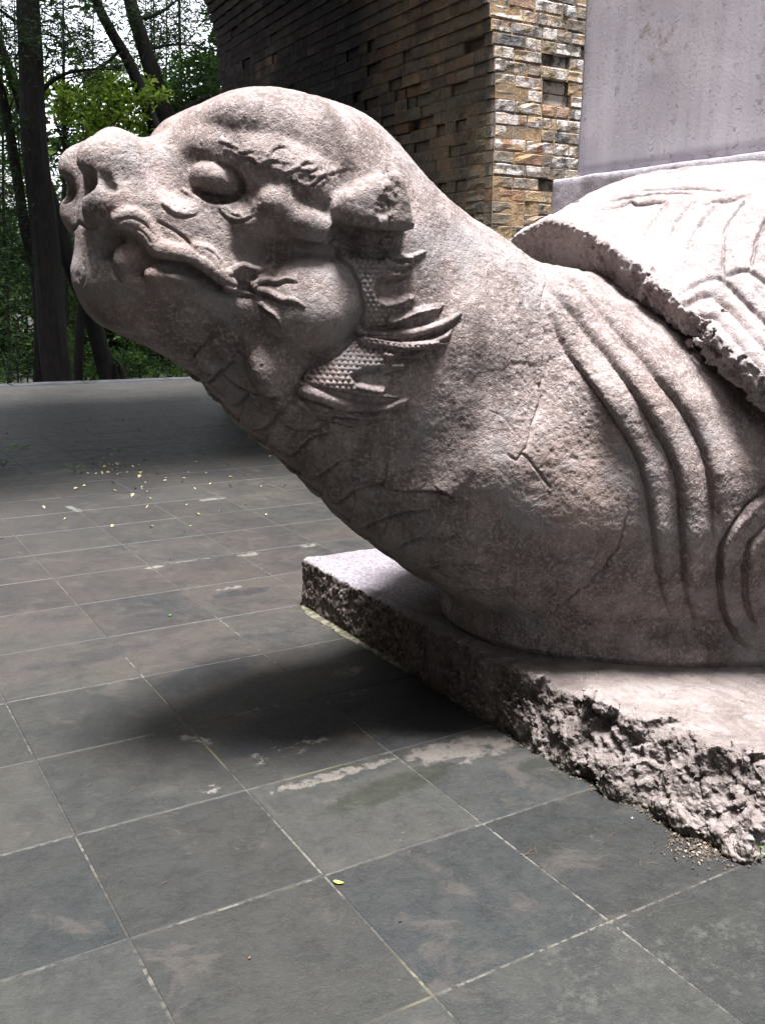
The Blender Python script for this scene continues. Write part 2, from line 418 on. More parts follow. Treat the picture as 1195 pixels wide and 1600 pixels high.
# --- refine the near side
def subdivide(V, F, mask):
    near = F[mask]; rest = F[~mask]
    E = np.sort(np.stack([near, np.roll(near, -1, 1)], 2).reshape(-1, 2), 1)
    key = E[:, 0].astype(np.int64) * len(V) + E[:, 1]; u, inv = np.unique(key, return_inverse=True)
    em = (V[u // len(V)] + V[u % len(V)]) / 2; fc = V[near].mean(1)
    ne = len(V) + inv.reshape(-1, 4); nc = len(V) + len(em) + np.arange(len(near))
    Q = []
    for k in range(4): Q.append(np.stack([near[:, k], ne[:, k], nc, ne[:, (k - 1) % 4]], 1))
    Vn = np.concatenate([V, em, fc]); Fn = np.concatenate([rest] + Q); return Vn, Fn
def relax(V, F, it=1, lam=.5):
    for _ in range(it):
        S = np.zeros_like(V); n = np.zeros(len(V))
        for k in range(4):
            a, b = F[:, k], F[:, (k + 1) % 4]
            for c in range(3): S[:, c] += np.bincount(a, V[b, c], len(V)) + np.bincount(b, V[a, c], len(V))
            n += np.bincount(a, minlength=len(V)) + np.bincount(b, minlength=len(V))
        m = n > 0; A = V.copy(); A[m] = S[m] / n[m, None]; V = V + lam * (A - V)
    return V
cy = V[F].mean(1)[:, 1]
V, F = subdivide(V, F, cy < Y0 + .05)
V = relax(V, F, 2, .5)
N = normals(V, F)

def relief(V, N):
    """carving depth at each vertex, worked out on the near side and mirrored to the far side"""
    M = V.copy(); M[:, 1] = Y0 - np.abs(Y0 - V[:, 1]); Nn = N.copy(); Nn[:, 1] = np.where(V[:, 1] > Y0, -N[:, 1], N[:, 1])
    px, py, z = proj(M); view = M - np.array([0, 0, H]); view /= np.linalg.norm(view, axis=1, keepdims=True)
    face = sstep(.0, .25, -(Nn * view).sum(1))
    D = np.zeros(len(V))
    def near(pts, r):
        p = np.array(pts); m = (px > p[:, 0].min() - r) & (px < p[:, 0].max() + r) & (py > p[:, 1].min() - r) & (py < p[:, 1].max() + r) & (face > 0)
        return np.nonzero(m)[0]
    wob = vnoise(M, 30, 5) * 2.0
    def groove(pts, w, amp, taper=True, sm=True, rag=1.0):
        p = smooth_poly(pts) if sm else np.array(pts, float); i = near(p, w * 4); d, t, _ = polyd(px[i] + wob[i] * rag, py[i] + wob[i] * .7 * rag, p)
        e = np.exp(-(d / w) ** 2); tp = np.clip(np.minimum(t, 1 - t) * 6, 0, 1) ** .6 if taper else 1
        D[i] -= amp * e * tp
    def ridge(pts, w, amp, taper=True):
        p = smooth_poly(pts); i = near(p, w * 3); d, t, _ = polyd(px[i] + wob[i] * .6, py[i] + wob[i] * .6, p)
        wt = w * (np.clip(1 - t, 0, 1) ** .5 * .8 + .25) if taper else w
        D[i] += amp * np.sqrt(np.clip(1 - (d / wt) ** 2, 0, 1)) * (.35 + .65 * np.clip((1 - t) * 3, 0, 1))
    def step(pts, w, amp, sgn=1, edge=2.5, tp0=.08):
        """raised on one side of the line, dying away over w pixels"""
        p = smooth_poly(pts); i = near(p, w * 3); d, t, s = polyd(px[i] + wob[i] * .7, py[i] + wob[i] * .7, p, True); s = s * sgn * d
        tp = np.clip(t / tp0, 0, 1) * np.clip((1 - t) / .12, 0, 1)
        D[i] += amp * tp * sstep(-edge, edge, s) * np.exp(-np.maximum(s, 0) / w) - amp * .25 * tp * np.exp(-(s / edge / 1.2) ** 2)
    def roll(pts, w, amp):
        p = smooth_poly(pts); i = near(p, w * 7); d, t, s = polyd(px[i] + wob[i] * .5, py[i] + wob[i] * .5, p, True); s = np.maximum(s * d, 0) / w
        D[i] += amp * np.clip(t / .12, 0, 1) * np.clip((1 - t) / .15, 0, 1) * np.minimum(s, 1e3) ** .8 * np.exp(.8 * (1 - s))
    # throat plates
    for g, w in (([(318,596),(332,592),(345,578)], 3),([(356,632),(374,628),(390,610)], 3),([(372,668),(393,672),(418,664),(434,645),(452,634)], 3.2),
              ([(414,702),(430,706),(452,711),(469,700),(481,685),(505,676),(530,672)], 3.2),([(470,745),(485,748),(499,744),(528,720),(554,714)], 3.2),
              ([(500,779),(520,784),(534,780),(563,761),(604,752)], 3.2),([(545,822),(560,825),(575,820),(622,802),(669,796)], 3.2),([(588,848),(603,856),(620,855),(651,840),(710,836)], 3.2),
              ([(632,887),(665,886),(698,880),(757,880)], 3.2),([(672,920),(700,921),(740,919),(797,918)], 3),
              ([(432,646),(446,660),(470,668),(500,664)], 2.6),([(300,560),(318,575),(345,578),(366,560)], 2.6),([(345,578),(372,600),(400,612),(436,618)], 2.6),([(600,760),(640,764),(690,768),(712,782)], 2.2)):
        step(g, 28, .017, 1, w, .02); groove(g, w, .012)
    # skin folds at the root of the neck
    f1 = [(838,430),(850,470),(868,517),(893,563),(934,619),(975,681),(998,727),(1011,789),(1019,845),(1026,896),(1047,973)]
    f2 = [(822,408),(837,425),(862,466),(903,517),(950,568),(985,614),(1016,666),(1039,707),(1055,758),(1062,835),(1067,911),(1088,988)]
    f3 = [(830,408),(842,422),(873,445),(924,496),(975,548),(1016,599),(1052,635),(1078,676),(1096,722),(1106,773),(1112,850)]
    for g, a, w in ((f1, .024, 13), (f2, .034, 14), (f3, .034, 18)):
        roll(g, w, a); groove(g, 2.6, .006)
    # shoulder spirals
    for g, a in (([(1260,700),(1195,765),(1155,803),(1129,845),(1122,891),(1129,947),(1149,993),(1180,1015)], .036), ([(1260,780),(1200,815),(1170,845),(1160,886),(1165,942),(1185,985)], .030)):
        step(g, 26, a, 1, 3.5, .05); groove(g, 3.5, a * .4)
    # cracks
    for g, w, a in (([(842,405),(850,440),(848,480),(852,520),(850,560),(846,600),(842,625),(830,665),(822,700),(812,716)], 2.2, .010), ([(788,708),(806,718),(820,712),(842,738),(862,766)], 2.0, .008),
                    ([(980,795),(974,830),(955,872),(925,905),(888,938),(860,955)], 2.2, .010), ([(245,345),(275,362),(300,382),(318,400)], 2.0, .008), ([(760,640),(790,655),(815,690)], 1.2, .003)):
        groove(g, w, a, True, True, 1.6)
    # dressed patch edge beside the folds
    pass
    # wrinkles round the eye
    for g in ([(255,315),(266,324),(280,329),(298,328),(312,322)], [(262,322),(274,332),(292,334),(308,330)], [(344,322),(356,336),(372,342),(392,336)], [(352,322),(364,332),(380,336)], [(385,306),(394,318),(392,334)]):
        ridge(g, 4.0, .0035)
    for g in ([(250,318),(262,330),(284,340),(310,334)], [(342,330),(360,346),(384,346),(400,338)]): groove(g, 2, .004)
    # curls along the brow
    for g in ([(345,218),(362,226),(378,236),(396,234)], [(372,240),(392,246),(406,256),(420,248),(438,250)], [(430,262),(446,270),(462,262),(476,250),(492,252)], [(462,282),(480,290),(494,282),(506,270),(524,266),(542,262)],
              [(500,288),(510,280),(508,272),(498,276)], [(420,240),(428,228),(446,226),(456,236)], [(468,262),(484,264),(498,258)]):
        ridge(g, 4.6, .0032, False); groove([(a + 1, b + 5) for a, b in g], 2.2, .0035)
    g = [(338,222),(380,244),(420,258),(460,272),(500,276),(548,264)]; i = near(g, 50); d, t, _ = polyd(px[i], py[i], g); D[i] += np.exp(-(d / 15) ** 2) * facet(M[i], 34, 17) * .0030
    # flame whiskers and lower eyelid
    for g, w in (([(362,424),(380,413),(400,419),(418,414),(434,405)], 6), ([(396,446),(414,436),(432,438),(448,434),(464,438)], 6), ([(402,452),(424,458),(442,468),(458,468),(476,479)], 6.5), ([(352,452),(376,456),(402,462)], 5), ([(408,474),(420,484),(432,492),(442,510)], 4)):
        ridge(g, w, .009); groove([(a, b + w * 1.2) for a, b in g], 2.2, .004)
    g = [(286,296),(302,304),(322,310),(344,315),(362,312),(374,300)]; ridge(g, 3.5, .004, False)
    # lip detail
    for g in ([(172,350),(200,340),(226,350),(244,372)], [(196,352),(222,362),(236,380)], [(312,392),(330,404),(342,424)], [(318,386),(338,398),(350,420)]): groove(g, 1.8, .004)
    for g in ([(148,402),(150,420),(146,440)], [(128,408),(132,430),(126,450)], [(172,400),(176,424),(190,444)]): groove(g, 2.4, .005)
    groove([(104,330),(118,345),(134,356),(150,358)], 2.6, .007)
    # --- mane: scaled webs and pointed ribs
    web1 = [(524,384),(556,398),(600,408),(640,402),(648,410),(628,420),(618,436),(600,432),(588,436),(582,450),(588,466),(600,472),(628,466),(646,464),(640,472),(612,488),(606,492),(646,488),(690,480),(684,488),(650,500),(563,508),(567,478),(562,446),(548,420),(528,402)]
    web2 = [(556,526),(600,528),(640,530),(700,536),(680,545),(634,548),(606,562),(640,566),(628,574),(600,574),(566,578),(546,588),(556,600),(600,604),(592,612),(622,620),(560,616),(510,606),(474,600),(478,582),(500,576),(530,558)]
    for wb in (web1, web2):
        i = near(wb, 6); d, _, _ = polyd(px[i], py[i], wb + [wb[0]]); ins = inpoly(px[i], py[i], wb); s = np.where(ins, d, -d)
        D[i] += .017 * sstep(-2, 2.5, s)
        # pebble scales
        u, v = px[i], py[i]; sp = 8.6; row = np.round(v / (sp * .8)); cu = np.round(u / sp - (row % 2) * .5) + (row % 2) * .5
        dd = np.hypot(u - cu * sp, (v - row * sp * .8) * 1.15) / (sp * .5)
        D[i] += .0075 * (np.sqrt(np.clip(1 - dd ** 2, 0, 1)) - .5) * sstep(2, 6, s)
    for g in ([(582,448),(596,440),(622,436),(640,432)], [(548,590),(572,580),(600,576),(634,570)]):
        groove(g, 4.5, .006)
    for g, w, a in (([(522,380),(560,396),(606,402),(640,402),(664,392)], 8, .020), ([(600,412),(620,418),(640,412)], 5, .012), ([(598,378),(606,374),(618,378)], 5, .010),
                    ([(600,434),(620,430),(640,430)], 5, .012), ([(596,470),(620,468),(646,461)], 6, .014), ([(608,494),(640,488),(668,482),(692,476)], 7, .016),
                    ([(562,516),(600,522),(650,518),(690,506),(720,490)], 10, .026), ([(566,534),(610,542),(650,540),(690,528),(704,514)], 9, .022), ([(600,556),(640,556),(668,546),(684,540)], 6, .014),
                    ([(596,578),(614,574),(632,570)], 5, .012), ([(560,602),(590,608),(604,606)], 5, .012), ([(470,604),(510,620),(552,632),(598,634),(636,624)], 9, .024), ([(464,622),(500,636),(540,644),(580,650),(606,640)], 7, .018), ([(476,636),(520,652),(566,664),(590,660)], 5, .012)):
        ridge(g, w, a); groove([(x + 1, y + w * 1.15) for x, y in g], 2.4, a * .32)
    # scratched letters on the neck
    ox, oy, k = 620, 720, .2343
    for g in ([(160,190),(195,140)], [(265,170),(310,200)], [(320,255),(375,300)], [(345,250),(400,215)], [(200,350),(240,290)], [(340,370),(320,400)],
              [(360,362),(462,300)], [(460,300),(464,400)], [(398,345),(462,352)], [(492,402),(542,334)], [(542,334),(582,362)], [(582,362),(530,386)], [(548,374),(572,396)], [(600,362),(650,356)],
              [(668,400),(632,468)], [(632,468),(640,520)], [(668,400),(718,442)], [(690,470),(664,520)], [(758,440),(706,516)], [(706,516),(822,602)], [(722,470),(752,462)], [(832,500),(886,530)], [(858,516),(824,566)], [(790,560),(812,540)]):
        groove([(ox + k * a, oy + k * b) for a, b in g], 1.2, .0028, False, False, .3)
    D *= face
    # broken end of the ear
    P = at(603, 300, 2.5); 
    i = near([(560, 262), (625, 368)], 5); s = np.exp(-(((px[i] - 606 + (py[i] - 312) * .18) / 17) ** 2 + ((py[i] - 315) / 58) ** 2) ** 3)
    D[i] += s * (fbm(M[i], 24, 3, 5) * .009 + facet(M[i], 60, 4) * .004 - .003)
    # weathering: tooled pits, soft dents
    rough = .45 + .55 * sstep(-.3, .5, vnoise(M, 2.2, 40)); rough = np.where(px > 640, rough * 1.15, rough * .8); rough = rough * (1 - .75 * np.exp(-(((px - 580) / 90) ** 2 + ((py - 520) / 150) ** 2) ** 2))
    D += fbm(M, 6, 3, 60) * .0045 + (fbm(M, 46, 3, 70, .7) * .0013 + facet(M, 100, 77) * .0012) * rough
    pits = vnoise(M, 44, 81); D -= np.clip(pits - .42, 0, 1) * .006 * rough
    D -= np.clip(vnoise(M, 14, 91) - .55, 0, 1) * .008 * rough
    return D
V = V + N * relief(V, N)[:, None]
body_me = mesh_np('body', V, F)

M_BODY = stone_mat('weathered_grey_pink_stone', (.095, .072, .066), (.212, .173, .164), (.36, .318, .31), .0030, (.215, .155, .13), .72)
turtle = empty('stone_tortoise', (4.6, Y0, .25))
tag(turtle, 'huge carved grey stone tortoise with dragon-like head raised, standing on the rough slab', 'statue')
world_part('head_and_body', body_me, M_BODY, turtle)
# rear of the barrel, out of the picture to the right: coarse
th = np.linspace(0, 2 * math.pi, 97)[:-1]; zz = [.2, .24, .3, .36, .42, .6, .8, 1.0, 1.15, 1.3, 1.4, 1.5, 1.6, 1.66]
gg = np.interp(zz, [.18, .24, .27, .31, .36, .40, .46, .8, 1.15, 1.4, 1.6, 1.75], [.985, .99, 1.0, 1.0, .985, .965, .975, 1.04, 1.03, .97, .84, .6])
Vb = []; 
for z, g_ in zip(zz, gg):
    x = 4.9 - 2.8 * g_ * np.cos(th); y = Y0 + 1.22 * g_ * np.sin(th); x = np.maximum(x, 2.93)
    Vb.append(np.stack([x, y, np.full_like(x, z)], 1))
Vb = np.concatenate(Vb); n = 96; Fb = []
for a in range(len(zz) - 1):
    for b in range(n): Fb.append((a * n + b, a * n + (b + 1) % n, (a + 1) * n + (b + 1) % n, (a + 1) * n + b))
world_part('hindquarters', mesh_np('hindquarters', Vb, np.array(Fb)[:, ::-1]), M_BODY, turtle)

# ================================================================ carapace
SX0, SX1, SZ0, SZ1, SH = 2.22, 4.30, .78, 2.26, .009
def shell_top(x, v):
    Hc = np.interp(x, [2.3, 2.45, 2.78, 3.05, 3.6, 4.9, 6.2, 7.4], [1.76, 1.82, 1.95, 2.03, 2.10, 2.13, 2.0, 1.4])
    return Hc - (Hc - .95) * (np.clip(np.abs(v), 0, 9) / 1.27) ** np.interp(x, [2.68, 3.25, 6, 7.4], [1.55, 3.3, 3.3, 2])
def shell_edge(x, v):
    n = 5.0; r = (np.abs((4.9 - x) / 2.47) ** n + np.abs(v / 1.27) ** n) ** (1 / n); return (r - 1) * 1.3
sx = np.arange(SX0, SX1, SH); sv = np.arange(0, 1.42, SH); sz = np.arange(SZ0, SZ1, SH)
A, B = np.meshgrid(sx, sv, indexing='ij'); ct = shell_top(A, B); ed = shell_edge(A, B)
gxx = np.gradient(ct, SH, axis=0); gvv = np.gradient(ct, SH, axis=1); cs = 1 / np.sqrt(1 + gxx ** 2 + gvv ** 2)
thick = .22 - .10 * sstep(.15, .7, B)
up = (sz[None, None, :] - ct[..., None]) * cs[..., None]
f = smax(up, ed[..., None] + np.clip(-up, 0, .3) * .25, .02); f = smax(f, -(up + thick[..., None]), .02)
# the chipped front rim
ii = np.nonzero((np.abs(f) < .07) & (ed[..., None] > -.22))
P = np.stack([sx[ii[0]], Y0 - sv[ii[1]], sz[ii[2]]], 1); wt = sstep(-.16, -.02, ed[ii[0], ii[1]]) * (.35 + .65 * sstep(.15, .5, sv[ii[1]])) * sstep(.005, -.02, up[ii[0], ii[1], ii[2]] )
f[ii] += wt * (np.abs(facet(P, 12, 7)) * .016 + facet(P, 30, 8) * .005 + .004)
f = f.astype(np.float32); f[-2:] = SH; f[:, -1] = SH
V, F = to_grid_mesh(np.concatenate([f[:, :0:-1], f], 1), np.array([SX0, 0, SZ0]), SH)
V[:, 1] = Y0 - (V[:, 1] - (len(sv) - 1) * SH); F = F[:, ::-1]
cen = V[F].mean(1); F = F[cen[:, 0] < sx[-1] - 3 * SH]
cen = V[F].mean(1); V, F = subdivide(V, F, (cen[:, 1] < Y0 + .35) & (cen[:, 0] < 3.9)); V = relax(V, F, 2, .5); N = normals(V, F)
M = V.copy(); M[:, 1] = Y0 - np.abs(Y0 - V[:, 1]); px, py, z = proj(M); D = np.zeros(len(V)); top = sstep(.2, .5, N[:, 2]); wob = vnoise(M, 30, 5) * 1.5
s_, ox, oy = .2469, 900, 230
def S(pts): return [(ox + s_ * a, oy + s_ * b) for a, b in pts]
for g, w, a, hw in ((S([(140,405),(230,392),(320,370),(345,355),(385,375),(480,362),(580,350)]), 2.2, .011, 1), (S([(190,348),(420,315),(580,297),(700,303),(770,315)]), 2.0, .009, 1), (S([(360,278),(500,270),(620,265),(800,270),(970,288)]), 2, .008, 1),
                 (S([(580,350),(530,420),(470,500),(430,580)]), 3, .005, 1), (S([(770,315),(700,400),(630,490),(580,590)]), 3, .005, 1), (S([(900,360),(800,470),(730,570),(700,680)]), 3, .006, 1), (S([(1100,310),(1000,430),(940,540),(925,700),(930,850)]), 2.2, .007, 1), (S([(1260,380),(1180,500),(1135,610),(1100,780)]), 2.6, .010, 1),
                 (S([(560,1090),(660,1030),(720,985),(790,945),(860,935),(900,965),(1010,1060),(1195,1260),(1400,1480)]), 5, .012, 1), (S([(690,1150),(760,1090),(830,1065),(890,1085),(1000,1200),(1180,1400),(1300,1530)]), 4.5, .011, 1),
                 (S([(640,960),(740,880),(860,830),(940,860),(1040,960),(1195,1110),(1400,1300)]), 4.5, .009, 1), (S([(930,850),(1000,790),(1100,790),(1195,860),(1400,1040)]), 4.5, .009, 1), (S([(1090,310),(1000,340),(900,350),(770,380)]), 2, .004, 1)):
    g = smooth_poly(g); m = np.nonzero((px > g[:, 0].min() - 30) & (px < g[:, 0].max() + 30) & (py > g[:, 1].min() - 30) & (py < g[:, 1].max() + 30) & (top > 0))[0]
    d, t, s = polyd(px[m] + wob[m] * .6, py[m] + wob[m] * .6, g, True); s = -s * d
    D[m] -= a * 2.3 * np.exp(-(d / w) ** 2) * np.clip(np.minimum(t, 1 - t) * 8, 0, 1)
    D[m] += a * .7 * sstep(-2, 2, s) * np.exp(-np.maximum(s, 0) / 18)
D *= top
D += facet(M, 55, 99) * .005 * sstep(-.10, -.03, shell_edge(M[:, 0], Y0 - M[:, 1])) * (1 - top * .6)
D += fbm(M, 7, 3, 160) * .003 + fbm(M, 30, 3, 170, .6) * .0024 - np.clip(vnoise(M, 46, 181) - .4, 0, 1) * .006
V = V + N * D[:, None]
M_SHELL = stone_mat('pale_bleached_stone', (.145, .118, .114), (.262, .23, .23), (.36, .326, .33), .0026, (.31, .25, .235), .75, 4.0)
world_part('carapace', mesh_np('carapace', V, F), M_SHELL, turtle)
# rear of the carapace: coarse grid
xs = np.linspace(4.27, 7.36, 60); Vs = []; nv = 41
for x in xs:
    vm = 1.27 * max(0.02, 1 - abs((4.9 - x) / 2.47) ** 5) ** .2
    for v in np.linspace(-vm, vm, nv): Vs.append((x, Y0 + v, shell_top(x, v)))
top_n = len(Vs); Vs = np.array(Vs); Vs = np.concatenate([Vs, Vs - np.array([0, 0, .14])]); Fs = []
for a in range(59):
    for b in range(nv - 1):
        q = (a * nv + b, (a + 1) * nv + b, (a + 1) * nv + b + 1, a * nv + b + 1); Fs.append(q); Fs.append(tuple(i + top_n for i in q[::-1]))
    for b, r in ((0, 1), (nv - 1, 0)):
        q = (a * nv + b, (a + 1) * nv + b, (a + 1) * nv + b + top_n, a * nv + b + top_n); Fs.append(q[::-1] if r else q)
for b in range(nv - 1):
    q = (59 * nv + b, 59 * nv + b + 1, 59 * nv + b + 1 + top_n, 59 * nv + b + top_n); Fs.append(q[::-1])
world_part('rear_carapace', mesh_np('rear_carapace', Vs, np.array(Fs)), M_SHELL, turtle)
# stele socket
P1 = []
def rough_block(x0, y0, z0, x1, y1, z1, h, amp, sd, fr, lo=None):
    """rounded, roughened block as a voxel mesh"""
    pad = .05; o = np.array([x0 - pad, y0 - pad, z0 - pad]); n_ = [int((b - a + 2 * pad) / h) + 1 for a, b in ((x0, x1), (y0, y1), (z0, z1))]
    ax = [o[k] + np.arange(n_[k]) * h for k in range(3)]
    c = [(x0 + x1) / 2, (y0 + y1) / 2, (z0 + z1) / 2]; hw = [(x1 - x0) / 2, (y1 - y0) / 2, (z1 - z0) / 2]; r = .012
    q = [np.abs(ax[k] - c[k]) - hw[k] + r for k in range(3)]; Q = np.meshgrid(*q, indexing='ij')
    f = np.sqrt(sum(np.maximum(t, 0) ** 2 for t in Q)) + np.minimum(np.maximum(np.maximum(Q[0], Q[1]), Q[2]), 0) - r
    i = np.nonzero(np.abs(f) < .04); P = np.stack([ax[k][i[k]] for k in range(3)], 1); f[i] += fbm(P, fr, 3, sd) * amp
    return to_grid_mesh(f, o, h)
V, F = rough_block(3.24, 1.98, 1.70, 4.15, 3.86, 2.085, .012, .003, 5, 8)
world_part('stele_socket', mesh_np('stele_socket', V, F), stone_mat('socket_stone', (.27, .25, .28), (.37, .35, .385), (.50, .48, .51), .003, (.36, .32, .33), .75, 8.0), turtle)

# ================================================================ stele
st = stone_mat('stele_stone', (.30, .285, .315), (.355, .335, .37), (.40, .385, .42), .0012, (.36, .335, .36), .6, 12.0)
m = NT('stele_face', .6)
o_ = m.xyz()
streak = m.noise(3.2, 5, .6, vec=m.vscale(m.pos, (1, 2.6, .28)))
c = m.mix(m.ramp(streak, .35, .7), (.40, .385, .43), (.52, .49, .54))
c = m.mix(m.ramp(m.noise(2.4, 4, .6), .45, .7, 0, .6), c, (.52, .475, .51))
br = m.math('MULTIPLY', m.blob(3.3, 2.62, .34, .17, 0, 'yz'), m.ramp(m.noise(16, 6, .75), .52, .66)); c = m.mix(m.math('MULTIPLY', br, .8), c, (.26, .20, .17))
gr = m.noise(150, 4, .8); c = m.mix(m.ramp(gr, .58, .72, 0, .35), c, (.66, .63, .67)); c = m.mix(m.ramp(gr, .42, .3, 0, .3), c, (.3, .28, .32))
# worn small characters set in upright columns: shallow chips
cols = m.n('ShaderNodeTexVoronoi', feature='SMOOTH_F1'); cols.inputs['Scale'].default_value = 1.0; m.put(cols.inputs['Vector'], m.vscale(m.pos, (1, 20, 26))); 
ch = m.noise(1.0, 5, .8, vec=m.vscale(m.pos, (1, 34, 58)), dist=1.2)
colm = m.ramp(m.math('SINE', m.math('MULTIPLY', o_[1], 56.0)), -.5, .4)
area = m.ramp(m.noise(1.3, 3, .5, off=3), .3, .5)
chip = m.math('MULTIPLY', m.math('MULTIPLY', m.ramp(ch, .56, .66), colm), area)
c = m.mix(m.math('MULTIPLY', chip, .4), c, (.26, .24, .27))
n1 = m.bump(m.math('ADD', m.math('MULTIPLY', chip, -1.0), m.math('MULTIPLY', m.noise(60, 6, .8), .7)), .010, .9)
m.fin(c, .6, n1, .35)
V, F = rough_block(3.30, 2.09, 2.092, 3.86, 3.752, 6.9, .03, .003, 9, 3)
stele = empty('stele', (3.58, 2.92, 2.09)); tag(stele, 'tall smooth lilac-grey stone stele with worn faint characters, standing on the tortoise shell', 'stele')
world_part('slab', mesh_np('slab', V, F), m.m, stele)

# ================================================================ plinth slab under the tortoise
h = .007; ax = [np.arange(1.96, 2.86, h), np.arange(1.44, 4.34, h), np.arange(-.03, .31, h)]
X, Y, Z = np.meshgrid(*ax, indexing='ij')
y_ = Y
fx = 2.055 + .03 * sstep(2.2, 1.6, y_) + .035 * sstep(1.8, 1.5, y_)
# the upper edge is broken back towards the near corner
brk = np.interp(y_, [1.5, 1.75, 2.0, 2.25, 2.5, 2.7, 4.4], [.14, .13, .10, .065, .02, .0, .0]) * sstep(.02, .25, Z)
d1 = (fx + brk - X) * .86; d2_ = 1.56 - Y; d3 = Y - 4.232; top = .247
f = smax(d1, np.maximum(d2_, d3), .02); f = smax(f, Z - top, .014)
ii = np.nonzero(np.abs(f) < .085); P = np.stack([a[i] for a, i in zip(ax, ii)], 1)
side = sstep(.02, -.05, f[ii] - d1[ii]) if False else sstep(-.09, -.015, np.maximum(d1, d2_)[ii])
chipw = np.interp(P[:, 1], [1.5, 2.1, 2.6, 3.0, 3.4, 4.3], [1.0, .85, .42, .14, .10, .14]) * side
f[ii] += chipw * (facet(P, 5.5, 41) * .040 + facet(P, 13, 42) * .018 + .010 * chipw) + side * facet(P, 40, 43) * .004
flat = sstep(-.02, -.005, Z[ii] - top); f[ii] += flat * fbm(P, 5, 3, 44) * .0028
big = np.exp(-(((P[:, 1] - 1.93) / .06) ** 2 + ((P[:, 0] - 2.13) / .10) ** 2 + ((P[:, 2] - .09) / .10) ** 2)); f[ii] += big * .06
f = f.astype(np.float32); f[-1] = h
V, F = to_grid_mesh(f, np.array([a[0] for a in ax]), h); cen = V[F].mean(1); F = F[(cen[:, 0] < ax[0][-1] - 2 * h) & (cen[:, 2] > -.02)]
nearm = V[F].mean(1)[:, 1] < 2.9; V, F = subdivide(V, F, nearm); V = relax(V, F, 1, .5); N = normals(V, F)
sidew = sstep(.8, .3, N[:, 2]); D = facet(V, 36, 51) * .006 * (.3 + .7 * sidew) * np.interp(V[:, 1], [1.5, 2.6, 4.3], [1, .30, .35]) + fbm(V, 26, 3, 52, .6) * (.0018 + .003 * sidew) + facet(V, 75, 53) * .003 * sidew
V = V + N * D[:, None]
# back part of the slab
bx = boxv(2.84, 1.565, -.02, 7.75, 4.228, .246); V2, F2 = join_np([(V, F), (bx, BOXF)])
ms = NT('slab_stone', .8)
o_ = ms.xyz(); side = ms.ramp(ms.xyz(ms.n('ShaderNodeNewGeometry').outputs['Normal'])[2], .35, .8)
mid = ms.noise(7, 6, .65); fine = ms.noise(60, 5, .75); grit = ms.noise(240, 3, .7)
cs_ = ms.mix(ms.ramp(mid, .35, .65), (.045, .036, .031), (.125, .104, .098)); cs_ = ms.mix(ms.ramp(fine, .5, .7), cs_, (.21, .19, .185))
far = ms.ramp(o_[1], 3.15, 3.3); cs_ = ms.mix(far, cs_, ms.mix(ms.ramp(ms.noise(45, 4, .8), .42, .6), (.028, .021, .017), (.14, .115, .10)))
wet = ms.math('MULTIPLY', ms.ramp(o_[2], .10, .0), ms.ramp(mid, .3, .6)); cs_ = ms.mix(ms.math('MULTIPLY', wet, .5), cs_, (.05, .05, .03))
ct_ = ms.mix(ms.ramp(ms.noise(4.5, 8, .78, dist=.8), .36, .62), (.085, .068, .062), (.165, .142, .135)); ct_ = ms.mix(ms.ramp(ms.noise(20, 6, .8, dist=1.5), .55, .68, 0, .6), ct_, (.26, .24, .232)); ct_ = ms.mix(ms.ramp(ms.noise(11, 5, .7, off=5), .60, .72, 0, .6), ct_, (.105, .08, .065))
ct_ = ms.mix(ms.ramp(o_[1], 3.1, 3.5), ct_, ms.mix(ms.ramp(fine, .4, .65), (.10, .09, .10), (.21, .195, .22)))
vein = ms.ramp(ms.math('ABSOLUTE', ms.math('SUBTRACT', ms.noise(3.1, 6, .6, off=11, dist=1.0), .5)), .014, .0); ct_ = ms.mix(ms.math('MULTIPLY', vein, .6), ct_, (.07, .055, .048))
cc = ms.mix(side, cs_, ct_)
cc = ms.mix(ms.ramp(grit, .6, .72, 0, .35), cc, (.36, .335, .33))
ms.fin(cc, .8, ms.bump(ms.math('ADD', ms.noise(50, 6, .75), ms.math('MULTIPLY', ms.voro(130), .3)), .012, .6), .3)
slab = tag(link('plinth_slab', mesh_np('plinth_slab', V2, F2), ms.m), 'rough hewn low stone slab with broken near edge, under the tortoise', 'plinth')
# ================================================================ GROUND AND PAVING
TS, TX0, TY0 = .5345, .0155, 1.5709
m = NT('forest_soil', .95)
m.fin(m.mix(m.ramp(m.noise(3, 5), .4, .65), (.010, .008, .006), (.014, .018, .008)), .95, m.bump(m.noise(20, 5), .05))
gs = 160
tag(link('ground', mesh_np('ground', np.array([(-gs, -gs, -1.3), (gs, -gs, -1.3), (gs, gs, -1.3), (-gs, gs, -1.3)]), np.array([[0, 1, 2, 3]]), False), m.m), kind='structure')
# mortar bed
m = NT('mortar', .85)
r1 = m.ramp(m.noise(3.4, 4, .6), .38, .66); r2 = m.ramp(m.noise(40, 3, .6), .40, .58)
c = m.mix(m.math('MULTIPLY', r1, r2), (.010, .010, .009), (.072, .068, .056)); c = m.mix(m.ramp(m.noise(2.2, 3, off=4), .55, .66, 0, .6), c, (.085, .078, .035))
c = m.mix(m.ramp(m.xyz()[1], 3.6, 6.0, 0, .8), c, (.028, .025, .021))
m.fin(c, .85, m.bump(m.noise(90, 4), .003)); M_MORT = m.m
PX0, PX1, PY1 = -8.0, 16.0, 17.05
pav = empty('paving', (0, 0, 0)); tag(pav, 'worn dark slate paving slabs of the terrace with pale mortar joints', kind='structure')
world_part('mortar_bed', mesh_np('mortar_bed', boxv(PX0 + .02, -8, -.4, PX1 - .02, PY1 - .5, -.0022), BOXF, False), M_MORT, pav)

